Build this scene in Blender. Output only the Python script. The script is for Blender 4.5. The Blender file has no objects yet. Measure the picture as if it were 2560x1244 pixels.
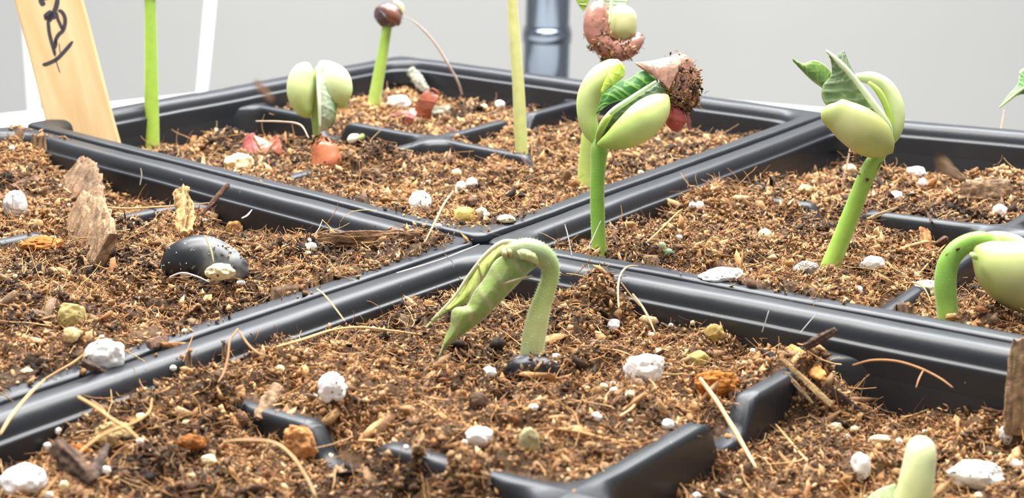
import bpy, math, random
import numpy as np
from mathutils import Matrix
rs = np.random.RandomState(7)
S = 0.01                      # everything below is laid out in centimetres, built in metres
def lin(h):
    v = [int(h[i:i+2], 16)/255 for i in (0, 2, 4)]
    return tuple(((x+.055)/1.055)**2.4 if x > .04045 else x/12.92 for x in v)

# ---------------------------------------------------------------- camera, light, exposure
FPX = 3386.0
CAM = np.array([-16.1605, -12.9908, 5.2016]); YAW, PIT, ROL = 0.6473, -0.2704, 0.0214
Fw = np.array([math.cos(PIT)*math.cos(YAW), math.cos(PIT)*math.sin(YAW), math.sin(PIT)])
R0 = np.array([math.sin(YAW), -math.cos(YAW), 0.]); U0 = np.cross(R0, Fw)
RX = R0*math.cos(ROL)+U0*math.sin(ROL); UX = -R0*math.sin(ROL)+U0*math.cos(ROL)
sc = bpy.context.scene
cd = bpy.data.cameras.new('camera'); cam = bpy.data.objects.new('camera', cd); sc.collection.objects.link(cam)
m = Matrix.Identity(4)
for i in range(3):
    m[i][0] = RX[i]; m[i][1] = UX[i]; m[i][2] = -Fw[i]; m[i][3] = CAM[i]*S
cam.matrix_world = m
cd.sensor_width = 36; cd.lens = FPX/2560*36; cd.clip_start = .005; cd.clip_end = 20
cd.dof.use_dof = True; cd.dof.focus_distance = .203; cd.dof.aperture_fstop = cd.lens/1.0
sc.camera = cam
w = bpy.data.worlds.new('world'); sc.world = w; w.use_nodes = True
w.node_tree.nodes['Background'].inputs[0].default_value = (.95, .97, 1, 1)
w.node_tree.nodes['Background'].inputs[1].default_value = .62
def area(name, loc, target, sx, sy, power, col):
    d = bpy.data.lights.new(name, 'AREA'); d.shape = 'RECTANGLE'; d.size = sx*S; d.size_y = sy*S
    d.energy = power; d.color = col
    o = bpy.data.objects.new(name, d); sc.collection.objects.link(o)
    L = np.array(loc, float); T = np.array(target, float); z = L-T; z /= np.linalg.norm(z)
    x = np.cross([0, 0, 1.], z); x = x/np.linalg.norm(x) if np.linalg.norm(x) > 1e-3 else R0; y = np.cross(z, x)
    mm = Matrix.Identity(4)
    for i in range(3): mm[i][0] = x[i]; mm[i][1] = y[i]; mm[i][2] = z[i]; mm[i][3] = L[i]*S
    o.matrix_world = mm; return o
area('grow_light', (4, 3, 42), (2, 1, 0), 60, 14, 6.4, (1, .97, .92))
area('grow_light', (27, 22, 42), (7, 6, 0), 70, 16, 8.5, (.95, .98, 1))
sc.view_settings.view_transform = 'Standard'; sc.view_settings.look = 'None'
sc.view_settings.gamma = 1; sc.view_settings.use_curve_mapping = False
sc.view_settings.exposure = 0.0

# ---------------------------------------------------------------- helpers
def at(x, y, depth):
    return CAM+depth*(Fw+RX*(x-1280)/FPX-UX*(y-622)/FPX)
def to_px(P):
    d = np.atleast_2d(P)-CAM; z = d@Fw
    return 1280+FPX*(d@RX)/z, 622-FPX*(d@UX)/z, z
def hsh(ix, iy, iz, seed):
    h = (ix*374761393+iy*668265263+iz*2147483647+seed*1274126177) & 0xffffffff
    h = ((h ^ (h >> 13))*1274126177) & 0xffffffff
    return ((h ^ (h >> 16)) & 0xffffff)/float(0xffffff)*2-1
def vnoise(P, f, seed=0):
    P = np.asarray(P, float)*f
    I = np.floor(P).astype(np.int64); t = P-I; t = t*t*(3-2*t); r = 0
    for a in (0, 1):
        for b in (0, 1):
            for c in (0, 1):
                wgt = (t[:, 0] if a else 1-t[:, 0])*(t[:, 1] if b else 1-t[:, 1])*(t[:, 2] if c else 1-t[:, 2])
                r = r+wgt*hsh(I[:, 0]+a, I[:, 1]+b, I[:, 2]+c, seed)
    return r
def resample(pts, n):
    p = np.asarray(pts, float); k = len(p)
    if k == 2:
        t = np.linspace(0, 1, n)[:, None]; return p[0]*(1-t)+p[1]*t
    q = np.vstack([2*p[0]-p[1], p, 2*p[-1]-p[-2]]); out = []
    for s in np.linspace(0, k-1-1e-9, n):
        i = int(s); t = s-i; a, b, c, d = q[i:i+4]
        out.append(.5*((2*b)+(c-a)*t+(2*a-5*b+4*c-d)*t*t+(3*b-a-3*c+d)*t**3))
    return np.array(out)
def link(name, V, F, mat, parent=None, col=None, smooth=True, label=None):
    me = bpy.data.meshes.new(name); V = np.asarray(V, float)*S
    org = (V.min(0)+V.max(0))/2*np.array([1, 1, 0])+np.array([0, 0, V[:, 2].min()]) if parent is None else np.zeros(3)
    V = V-org
    if isinstance(F, np.ndarray):
        nf, k = F.shape
        me.vertices.add(len(V)); me.vertices.foreach_set('co', V.ravel())
        me.loops.add(nf*k); me.loops.foreach_set('vertex_index', F.ravel().astype(np.int32))
        me.polygons.add(nf); me.polygons.foreach_set('loop_start', np.arange(0, nf*k, k, dtype=np.int32))
        me.update(calc_edges=True); me.validate()
    else:
        me.from_pydata(V.tolist(), [], F)
    if smooth: me.polygons.foreach_set('use_smooth', np.ones(len(me.polygons), bool))
    if col is not None:
        c = np.asarray(col, float)
        if c.ndim == 1: c = np.tile(c, (len(V), 1))
        a = me.color_attributes.new('Col', 'FLOAT_COLOR', 'POINT')
        a.data.foreach_set('color', np.hstack([c[:, :3], np.ones((len(c), 1))]).astype(np.float32).ravel())
    me.materials.append(mat)
    o = bpy.data.objects.new(name, me); sc.collection.objects.link(o); o.location = org
    if parent:
        o.parent = parent
        if parent.type == 'EMPTY': o.matrix_parent_inverse = Matrix.Translation(parent.location).inverted()
    if label: o['label'] = label
    return o
def tag(o, label, cat, group=None, kind=None):
    if label: o['label'] = label
    if cat: o['category'] = cat
    if group: o['group'] = group
    if kind: o['kind'] = kind
    return o
def empty(name, P, label, cat, group=None):
    o = bpy.data.objects.new(name, None); o.empty_display_size = .01; sc.collection.objects.link(o)
    o.location = np.array(P, float)*S
    return tag(o, label, cat, group)
def grid_faces(n, m_, closed_m=False, off=0):
    i = np.arange(n-1)[:, None]; j = np.arange(m_ if closed_m else m_-1)[None, :]
    j2 = (j+1) % m_
    return (np.stack([i*m_+j+0*j2, i*m_+j2, (i+1)*m_+j2, (i+1)*m_+j+0*j2], -1).reshape(-1, 4)+off)
def tube(pts, rad, n=24, seg=14, flat=1.0, flat_dir=None, noise=0, nf=3, caps=True, oval=None):
    """swept organic body; rad per control point; flat squeezes the section along flat_dir"""
    P = resample(pts, n); r = resample(np.array(rad, float)[:, None], n)[:, 0]; r = np.maximum(r, 1e-4)
    T = np.gradient(P, axis=0); T /= np.linalg.norm(T, axis=1)[:, None]+1e-12
    fd = Fw if flat_dir is None else np.asarray(flat_dir, float)
    A = fd-(T@fd)[:, None]*T; nn = np.linalg.norm(A, axis=1)[:, None]
    A = np.where(nn > .05, A/np.maximum(nn, 1e-6), np.cross(T, UX)); A /= np.linalg.norm(A, axis=1)[:, None]
    B = np.cross(T, A)
    th = np.linspace(0, 2*math.pi, seg, endpoint=False)
    V = P[:, None, :]+r[:, None, None]*(flat*np.cos(th)[None, :, None]*A[:, None, :]+np.sin(th)[None, :, None]*B[:, None, :])
    V = V.reshape(-1, 3)
    if noise:
        c = np.repeat(P, seg, 0); d = V-c
        V = c+d*(1+noise*vnoise(V, nf, 3))[:, None]
    F = grid_faces(n, seg, True)
    if caps:
        a = len(V); V = np.vstack([V, P[0]-T[0]*r[0]*.5, P[-1]+T[-1]*r[-1]*.5])
        j = np.arange(seg); j2 = (j+1) % seg; b = (n-1)*seg
        F = [list(f) for f in F.tolist()]+[[a, int(k2), int(k)] for k, k2 in zip(j, j2)]+[[a+1, int(b+k), int(b+k2)] for k, k2 in zip(j, j2)]
    return V, F
_t = (1+5**.5)/2
ICO_V = np.array([(-1, _t, 0), (1, _t, 0), (-1, -_t, 0), (1, -_t, 0), (0, -1, _t), (0, 1, _t), (0, -1, -_t), (0, 1, -_t), (_t, 0, -1), (_t, 0, 1), (-_t, 0, -1), (-_t, 0, 1)])/math.hypot(1, _t)
ICO_F = np.array([(0, 11, 5), (0, 5, 1), (0, 1, 7), (0, 7, 10), (0, 10, 11), (1, 5, 9), (5, 11, 4), (11, 10, 2), (10, 7, 6), (7, 1, 8), (3, 9, 4), (3, 4, 2), (3, 2, 6), (3, 6, 8), (3, 8, 9), (4, 9, 5), (2, 4, 11), (6, 2, 10), (8, 6, 7), (9, 8, 1)])
OCT_V = np.array([(1, 0, 0), (-1, 0, 0), (0, 1, 0), (0, -1, 0), (0, 0, 1), (0, 0, -1.)]); OCT_F = np.array([(0, 2, 4), (2, 1, 4), (1, 3, 4), (3, 0, 4), (2, 0, 5), (1, 2, 5), (3, 1, 5), (0, 3, 5)])
def subdiv(V, F):
    V = V.tolist(); F2 = []; cache = {}
    def mid(a, b):
        k = (min(a, b), max(a, b))
        if k not in cache:
            p = np.array(V[a])+np.array(V[b]); V.append((p/np.linalg.norm(p)).tolist()); cache[k] = len(V)-1
        return cache[k]
    for a, b, c in F.tolist():
        x, y, z = mid(a, b), mid(b, c), mid(c, a)
        F2 += [(a, x, z), (b, y, x), (c, z, y), (x, y, z)]
    return np.array(V), np.array(F2)
I1 = subdiv(ICO_V, ICO_F); I2 = subdiv(*I1); I3 = subdiv(*I2); I4 = subdiv(*I3)
def rotm(n):
    q = rs.normal(size=(n, 4)); q /= np.linalg.norm(q, axis=1)[:, None]; a, b, c, d = q.T
    return np.stack([1-2*(c*c+d*d), 2*(b*c-a*d), 2*(b*d+a*c), 2*(b*c+a*d), 1-2*(b*b+d*d), 2*(c*d-a*b), 2*(b*d-a*c), 2*(c*d+a*b), 1-2*(b*b+c*c)], -1).reshape(n, 3, 3)
def scatter(P, scl, base, jitter=.25, col=None):
    """many small solids at P (N,3) with scale (N,3): one vertex/face soup"""
    BV, BF = base; N = len(P); k = len(BV)
    V = BV[None]*(1+jitter*rs.normal(size=(N, k, 1)).clip(-1.6, 1.6))*scl[:, None, :]
    V = np.einsum('nij,nkj->nki', rotm(N), V)+P[:, None, :]
    F = BF[None]+(np.arange(N)*k)[:, None, None]
    C = None if col is None else np.repeat(col, k, 0)
    return V.reshape(-1, 3), F.reshape(-1, BF.shape[1]), C
def fibres(P, length, rad, up=.15, segs=4, curl=1.0, col=None, dirs=None):
    N = len(P); th = rs.uniform(0, 2*math.pi, N)
    d = np.stack([np.cos(th), np.sin(th), rs.normal(0, up, N)], -1) if dirs is None else dirs.copy()
    d /= np.linalg.norm(d, axis=1)[:, None]
    pts = [P-d*length[:, None]*.5]; bend = rs.normal(0, 1, (N, 3))*curl*np.array([1, 1, .5])
    for s in range(segs):
        d = d+bend*.28+rs.normal(0, .13, (N, 3)); d /= np.linalg.norm(d, axis=1)[:, None]
        pts.append(pts[-1]+d*(length/segs)[:, None])
    Q = np.stack(pts, 1)
    A = np.cross(d, rs.normal(size=(N, 3))); A /= np.linalg.norm(A, axis=1)[:, None]+1e-9; B = np.cross(d, A)
    V = []
    for k in range(3):
        a = k*2.0944; V.append(Q+(math.cos(a)*A+math.sin(a)*B)[:, None, :]*rad[:, None, None]*np.linspace(1, .55, segs+1)[None, :, None])
    V = np.stack(V, 2).reshape(-1, 3)
    F = grid_faces(segs+1, 3, True)[None]+(np.arange(N)*(segs+1)*3)[:, None, None]
    F = F.reshape(-1, 4); F = np.vstack([F[:, [0, 1, 2]], F[:, [0, 2, 3]]])
    return V, F, (None if col is None else np.repeat(col, (segs+1)*3, 0))
def merge(parts):
    V = []; F = []; C = []; o = 0
    for v, f, c in parts:
        V.append(v); F.append(np.asarray(f)+o); C.append(c); o += len(v)
    return np.vstack(V), np.vstack(F), np.vstack(C)

# ---------------------------------------------------------------- materials
def mat(name, color=None, rough=.5, spec=.5, attr=False, metallic=0, sss=0, sssr=(1, .6, .3), ssscale=.1, bump=None, var=None, coat=0, sheen=0, trans=0, dust=None):
    m_ = bpy.data.materials.new(name); m_.use_nodes = True; nt = m_.node_tree; b = nt.nodes['Principled BSDF']
    N = nt.nodes.new; L = nt.links.new
    tc = N('ShaderNodeTexCoord')
    if attr:
        a = N('ShaderNodeAttribute'); a.attribute_name = 'Col'; src = a.outputs['Color']
    else:
        a = N('ShaderNodeRGB'); a.outputs[0].default_value = (*color, 1); src = a.outputs[0]
    if var:
        n = N('ShaderNodeTexNoise'); n.inputs['Scale'].default_value = var[0]; n.inputs['Detail'].default_value = 5; L(tc.outputs['Object'], n.inputs['Vector'])
        mr = N('ShaderNodeMapRange'); mr.inputs[1].default_value = .3; mr.inputs[2].default_value = .7; mr.inputs[3].default_value = 1-var[1]; mr.inputs[4].default_value = 1+var[1]; L(n.outputs[0], mr.inputs[0])
        mx = N('ShaderNodeVectorMath'); mx.operation = 'SCALE'; L(src, mx.inputs[0]); L(mr.outputs[0], mx.inputs[3]); src = mx.outputs[0]
    if name in ('stem', 'cotyledon', 'leaf'):
        hs = N('ShaderNodeHueSaturation'); hs.inputs['Saturation'].default_value = .95; hs.inputs['Value'].default_value = .92 if name == 'cotyledon' else .84; L(src, hs.inputs['Color']); src = hs.outputs[0]
    if dust:
        n = N('ShaderNodeTexNoise'); n.inputs['Scale'].default_value = dust[0]; n.inputs['Detail'].default_value = 3; L(tc.outputs['Object'], n.inputs['Vector'])
        mr = N('ShaderNodeMapRange'); mr.inputs[1].default_value = dust[1]; mr.inputs[2].default_value = dust[1]+.05; L(n.outputs[0], mr.inputs[0])
        mx = N('ShaderNodeMix'); mx.data_type = 'RGBA'; L(mr.outputs[0], mx.inputs[0]); L(src, mx.inputs[6]); mx.inputs[7].default_value = (*dust[2], 1); src = mx.outputs[2]
    L(src, b.inputs['Base Color'])
    b.inputs['Roughness'].default_value = rough; b.inputs['Specular IOR Level'].default_value = spec; b.inputs['Metallic'].default_value = metallic
    if sss:
        b.inputs['Subsurface Weight'].default_value = sss; b.inputs['Subsurface Radius'].default_value = sssr; b.inputs['Subsurface Scale'].default_value = ssscale*S
    if coat: b.inputs['Coat Weight'].default_value = coat; b.inputs['Coat Roughness'].default_value = .15
    if sheen: b.inputs['Sheen Weight'].default_value = sheen; b.inputs['Sheen Roughness'].default_value = .4
    if bump:
        n = N('ShaderNodeTexNoise'); n.inputs['Scale'].default_value = bump[0]; n.inputs['Detail'].default_value = 6; L(tc.outputs['Object'], n.inputs['Vector'])
        bp = N('ShaderNodeBump'); bp.inputs['Strength'].default_value = bump[1]; bp.inputs['Distance'].default_value = bump[2]*S; L(n.outputs[0], bp.inputs['Height']); L(bp.outputs[0], b.inputs['Normal'])
    if trans:
        t = N('ShaderNodeBsdfTranslucent'); L(src, t.inputs[0]); ms = N('ShaderNodeMixShader'); ms.inputs[0].default_value = trans
        L(b.outputs[0], ms.inputs[1]); L(t.outputs[0], ms.inputs[2]); L(ms.outputs[0], nt.nodes['Material Output'].inputs[0])
    return m_
M = dict(
    plastic=mat('black_plastic', (.015, .018, .024), rough=.4, spec=.5, bump=(900, .12, .02), dust=(1400, .73, (.22, .2, .17))),
    soil=mat('coir_soil', attr=True, rough=.85, spec=.25, bump=(4500, .6, .02), var=(2500, .25)),
    perlite=mat('perlite', attr=True, rough=.8, spec=.3, sss=.3, sssr=(1, 1, 1), ssscale=.05, bump=(2600, .5, .02)),
    stem=mat('stem', attr=True, rough=.42, spec=.4, sss=.35, sssr=(.6, 1, .2), ssscale=.12, bump=(1500, .15, .01), var=(500, .08), sheen=.25),
    coty=mat('cotyledon', attr=True, rough=.36, spec=.45, sss=.4, sssr=(.7, 1, .25), ssscale=.15, bump=(420, .12, .03), var=(260, .08)),
    leaf=mat('leaf', attr=True, rough=.45, spec=.35, bump=(1300, .4, .02), var=(900, .12), trans=.15, sheen=.15),
    coat=mat('seed_coat', attr=True, rough=.42, spec=.5, bump=(600, .5, .04), var=(450, .3), coat=.5),
    bean=mat('black_bean', attr=True, rough=.38, spec=.5, bump=(600, .3, .02), var=(300, .5), dust=(900, .66, (.25, .25, .24))),
    bark=mat('bark', attr=True, rough=.9, spec=.2, bump=(1600, .8, .04), var=(900, .35)),
    fibre=mat('dry_fibre', attr=True, rough=.6, spec=.3, var=(700, .15)),
    ink=mat('marker_ink', lin('2e2a33'), rough=.6),
    wall=mat('painted_wall', lin('d9d8d5'), rough=.8, spec=.2, bump=(60, .05, .05)),
    floor=mat('grey_floor', lin('a9a8a4'), rough=.6, bump=(30, .1, .1)),
    white=mat('white_plastic', (.9, .9, .9), rough=.35, bump=(100, .03, .02)),
    steel=mat('chrome', (.20, .23, .27), rough=.16, metallic=1, bump=(30, .03, .02)),
)
# ice-pop stick wood: long grain along the stick
def wood():
    m_ = bpy.data.materials.new('birch_stick'); m_.use_nodes = True; nt = m_.node_tree; b = nt.nodes['Principled BSDF']; N = nt.nodes.new; L = nt.links.new
    tc = N('ShaderNodeTexCoord'); mp = N('ShaderNodeMapping'); mp.inputs['Scale'].default_value = (220, 60, 14)
    L(tc.outputs['Generated'], mp.inputs[0]); mp.inputs['Scale'].default_value = (3, 1, .35)
    n = N('ShaderNodeTexNoise'); n.inputs['Scale'].default_value = 1.6; n.inputs['Detail'].default_value = 8; n.inputs['Distortion'].default_value = .6; L(mp.outputs[0], n.inputs[0])
    cr = N('ShaderNodeValToRGB'); cr.color_ramp.elements[0].position = .3; cr.color_ramp.elements[0].color = (*lin('c4a06c'), 1)
    cr.color_ramp.elements[1].position = .7; cr.color_ramp.elements[1].color = (*lin('d9bf94'), 1); L(n.outputs[0], cr.inputs[0]); L(cr.outputs[0], b.inputs[0])
    b.inputs['Roughness'].default_value = .65
    bp = N('ShaderNodeBump'); bp.inputs['Strength'].default_value = .2; bp.inputs['Distance'].default_value = .0002; L(n.outputs[0], bp.inputs['Height']); L(bp.outputs[0], b.inputs['Normal'])
    return m_
M['wood'] = wood()

# ---------------------------------------------------------------- where the four cell packs lie (they flex and dip where they meet)
P_ = {(0, 0): (.036, -.123, -.412), (2, 0): (12.62, -.30, .06), (0, 2): (.132, 12.438, -.165), (2, 2): (12.261, 12.588, .174),
      (0, -2): (-.014, -12.382, -.043), (2, -2): (12.75, -12.5, .60), (-2, 0): (-12.369, -.051, -.634), (-2, 2): (-12.399, 12.421, .421), (-2, -2): (-12.4, -12.336, .438)}
P_ = {k: np.array(v) for k, v in P_.items()}
def gpos(u, v, z, pack=None):
    """grid coordinates (cells) + height above the rim -> world cm"""
    u = np.asarray(u, float); v = np.asarray(v, float); z = np.asarray(z, float)
    if pack is None: pu = np.where(u >= 0, 0, -2); pv = np.where(v >= 0, 0, -2)
    else: pu = np.full(u.shape, pack[0]); pv = np.full(v.shape, pack[1])
    out = np.zeros(u.shape+(3,))
    for a in (0, -2):
        for b in (0, -2):
            mk = (pu == a) & (pv == b)
            if not mk.any(): continue
            s = ((u-a)/2)[mk][:, None]; t = ((v-b)/2)[mk][:, None]
            out[mk] = (1-s)*(1-t)*P_[(a, b)]+s*(1-t)*P_[(a+2, b)]+(1-s)*t*P_[(a, b+2)]+s*t*P_[(a+2, b+2)]
    out[..., 2] += z
    return out
ZD = -.40                      # divider tops below the rim
# soil level under the rim at the four corners of every cell: (u,v) (u+1,v) (u,v+1) (u+1,v+1)
CELLS = {
    (0, 0): (-.15, -.30, -.32, -.70), (0, 1): (-.42, -.8, -.75, -1.2), (1, 0): (-.35, -.6, -.55, -.95), (1, 1): (-.5, -.75, -.65, -.8),
    (-1, 0): (.08, -.10, -.38, -.92), (-2, 0): (.05, .08, -.2, -.35), (-1, 1): (-.42, -.95, -.25, -.15), (-2, 1): (-.7, -.45, -.2, -.2),
    (0, -1): (-.05, -.95, -.45, -.42), (0, -2): (-.12, -.5, -.45, -.95), (1, -1): (-.45, -.95, -.45, -1.15), (1, -2): (-.6, -.95, -.5, -.95),
    (-1, -1): (-.45, -.55, -.15, -.5), (-1, -2): (-.7, -.85, -.95, -.95), (-2, -1): (-.5, -.95, -.5, -.50), (-2, -2): (-.6, -.7, -.6, -.75)}
def plane_uv(x, y, h=-.4):
    """grid coordinates under a picture point, on the level h below the rims"""
    d = at(x, y, 1)-CAM; t = (h-.1-CAM[2])/d[2]
    for _ in range(6):
        P = CAM+d*t; u = P[0]/6.2; v = P[1]/6.2
        zz = gpos(np.array([u]), np.array([v]), np.array([h]))[0, 2]; t = (zz-CAM[2])/d[2]
    return u, v
BUMPS = []
def bump(x, y, r, h, lev=-.4):
    u, v = plane_uv(x, y, lev); BUMPS.append((u, v, r/6.2, h))
bump(1468, 745, .46, .62, -.3); bump(985, 640, .75, .28, -.2); bump(420, 965, .85, .30, -.2); bump(555, 335, .5, .5, -.5)
bump(935, 385, .6, .5, -.4); bump(2050, 905, .5, .5, -.35); bump(2240, 900, .25, .2, -.7); bump(330, 590, .9, .25, -.3); bump(430, 545, .55, .3, -.4); bump(250, 580, .7, .25, -.3); bump(490, 535, .3, .22, -.5); bump(1760, 500, .8, .25, -.5); bump(1190, 1185, .42, .34, -.4); bump(985, 1125, .5, .4, -.5); bump(840, 440, .45, .12, -.3); bump(1930, 900, .45, .25, -.3)
bump(60, 400, .8, .15, -.1); bump(150, 360, .5, .2, -.1); bump(2500, 480, .8, .25, -.8); bump(2150, 460, .6, .15, -.8)
bump(1820, 1010, .5, .18, -.4); bump(2010, 560, .6, .15, -.4); bump(1280, 560, .4, .05, -.1)
bump(1000, 690, .25, -.35, -.1); bump(225, 780, .14, -.4, -.05); bump(700, 970, .3, -.15, -.3); bump(1350, 800, .18, -.35, -.4); bump(160, 580, .3, -.3, -.3)
bump(1000, 1060, .25, -.2); bump(2440, 880, .35, .3, -.7); bump(1380, 660, .3, .1, -.4); bump(250, 1060, .5, .1)
def raw_h(u, v, iu, iv):
    H = np.zeros(u.shape)
    for (a, b), (h00, h10, h01, h11) in CELLS.items():
        mk = (iu == a) & (iv == b)
        if mk.any():
            s = (u[mk]-a).clip(0, 1); t = (v[mk]-b).clip(0, 1); H[mk] = (1-s)*(1-t)*h00+s*(1-t)*h10+(1-s)*t*h01+s*t*h11
    return H
def soil_h(u, v):
    u = np.asarray(u, float); v = np.asarray(v, float); iu = np.floor(u).astype(int).clip(-2, 1); iv = np.floor(v).astype(int).clip(-2, 1)
    H = raw_h(u, v, iu, iv); B = np.zeros(u.shape)
    for bu, bv, r, h in BUMPS:
        d2 = ((u-bu)**2+(v-bv)**2)/(r*r); B += h*np.exp(-d2)
    Q = np.stack([u*6.2, v*6.2, u*0], -1).reshape(-1, 3)
    n = .12*vnoise(Q, .8, 1)+.12*vnoise(Q, 1.9, 2)+.13*(.55-1.6*np.abs(vnoise(Q, 2.9, 5)))+.06*vnoise(Q, 5.5, 6)
    B = B+n.reshape(u.shape)
    H = H+B
    # across a divider the fill is one heap where it stands above the divider on both sides
    for ax in (0, 1):
        w_, iw = (u, iu) if ax == 0 else (v, iv)
        line = np.where(w_ > 0, 1., -1.); d = np.abs(w_-line)*6.2
        m_ = np.where(w_ >= line, line-.01, line+.01)
        jw = np.floor(m_).astype(int).clip(-2, 1)
        G = raw_h(m_, v, jw, iv)+B if ax == 0 else raw_h(u, m_, iu, jw)+B
        own = np.where(d < 9, H, H); k = np.exp(-(d/.38)**2)
        al = np.abs((v if ax == 0 else u)-np.where((v if ax == 0 else u) > 0, 1., -1.))*6.2
        nt_ = 1/(1+np.exp((np.abs(al-3.0)-.5)/.08))
        T = np.where(np.minimum(own, G) > ZD-.06, (own+G)/2, np.minimum(own, ZD-.04-.38*nt_))
        H = H*(1-k)+T*k
    return H
def soil_hit(x, y, lift=0):
    """first point of the soil seen under a picture point"""
    d = at(x, y, 1)-CAM
    ts = np.linspace(9, 60, 2600); P = CAM+d*ts[:, None]
    u = P[:, 0]/6.2; v = P[:, 1]/6.2
    ok = (np.abs(u) < 2) & (np.abs(v) < 2)
    Z = gpos(u.clip(-1.999, 1.999), v.clip(-1.999, 1.999), soil_h(u, v)+lift)[:, 2]
    k = np.argmax((P[:, 2] < Z) & ok)
    return P[k], ts[k], u[k], v[k]

# ---------------------------------------------------------------- room behind
def box(name, c, ax, ay, az, sx, sy, sz, m_, parent=None, bev=0.0, label=None):
    c = np.array(c, float); V = []
    for i in (-1, 1):
        for j in (-1, 1):
            for k in (-1, 1): V.append(c+ax*i*sx/2+ay*j*sy/2+az*k*sz/2)
    o = link(name, V, [(0, 1, 3, 2), (4, 6, 7, 5), (0, 4, 5, 1), (2, 3, 7, 6), (0, 2, 6, 4), (1, 5, 7, 3)], m_, parent, smooth=False, label=label)
    if bev:
        b = o.modifiers.new('bevel', 'BEVEL'); b.width = bev*S; b.segments = 3
    return o
H_ = np.array([math.cos(YAW), math.sin(YAW), 0]); Z_ = np.array([0, 0, 1.])
wc = CAM*np.array([1, 1, 0])+H_*98
tag(box('wall_back', wc+Z_*20+H_*5, R0, H_, Z_, 420, 10, 240, M['wall']), None, None, kind='structure')
tag(box('floor', CAM*np.array([1, 1, 0])+Z_*-102, R0, H_, Z_, 420, 420, 4, M['floor']), None, None, kind='structure')
# white shelf board that carries the packs; its edges run with the packs
X_ = np.array([1., 0, 0]); Y_ = np.array([0, 1., 0])
ZB = -6.0
def on_plane(x, y, z): d = at(x, y, 1)-CAM; return CAM+d*((z-CAM[2])/d[2])
pa, pl, pr = on_plane(961, 181, ZB), on_plane(70, 278, ZB), on_plane(1987, 263, ZB)
ql = pl+(pl-pa)*1.3; qr = pr+(pr-pa)*1.2; near = [np.array([-20., -34., ZB]), np.array([-34., -14., ZB])]
q1 = on_plane(2085, 272, ZB); q2 = on_plane(2700, 375, ZB); poly = [ql, pa, q1, q2, near[0], near[1]]
bd = link('shelf_board', poly+[p-Z_*1.6 for p in poly], [(5, 4, 3, 2, 1, 0), (6, 7, 8, 9, 10, 11)]+[(k, (k+1) % 6, (k+1) % 6+6, k+6) for k in range(6)], M['white'], smooth=False)
tag(bd, 'bright white shelf board under the black cell packs, peeping out at both far corners', 'shelf')
def lathe(name, c0, c1, prof, m_, parent=None, seg=40, label=None):
    c0 = np.array(c0, float); c1 = np.array(c1, float); T = c1-c0; L_ = np.linalg.norm(T); T /= L_
    A = np.cross(T, Fw); A /= np.linalg.norm(A); B = np.cross(T, A)
    th = np.linspace(0, 2*math.pi, seg, endpoint=False)
    V = np.vstack([c0+T*t*L_+r*(np.cos(th)[:, None]*A+np.sin(th)[:, None]*B) for t, r in prof])
    return link(name, V, grid_faces(len(prof), seg, True), m_, parent, label=label)
# chrome post (rests on the floor) with a joint ring, and two white rods
DP = 76
pt = at(1368, 80, DP); pb = np.array([pt[0], pt[1], -100.]); tp = np.array([pt[0], pt[1], 60.])
rp = 58/FPX*DP; post = empty('chrome_post', pb, 'chrome shelf post with a bright joint ring, standing behind the pale bean stem', 'post')
tz = (pt[2]+100)/160
lathe('lower_tube', pb, tp, [(0, rp), (tz-.004, rp), (tz-.002, rp*1.0)], M['steel'], post)
lathe('upper_tube', pb, tp, [(tz-.002, rp*.93), (tz+.003, rp*.95), (1, rp*.95)], M['steel'], post)
lathe('joint_ring', pb, tp, [(tz-.0035, rp*.9), (tz-.0035, rp*1.05), (tz-.0005, rp*1.07), (tz+.0022, rp*1.0), (tz+.0022, rp*.9)], M['steel'], post)
def rod(x0_, y0_, x1_, y1_, wpx, D, label):
    a = at(x0_, y0_, D); b = at(x1_, y1_, D); d = (b-a); d /= -d[2]
    lo = a+d*(a[2]+100); hi = a-d*(60-a[2])
    o = lathe('white_rod', lo, hi, [(0, wpx/FPX*D/2), (1, wpx/FPX*D/2)], M['white'], seg=24)
    return tag(o, label, 'rod')
rod(526, 0, 506, 215, 30, 72, 'slim white rod behind the tray between the green stem and the twin bean')
rod(66, 0, 84, 270, 34, 74, 'slim white rod mostly hidden behind the wooden plant marker')

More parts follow.
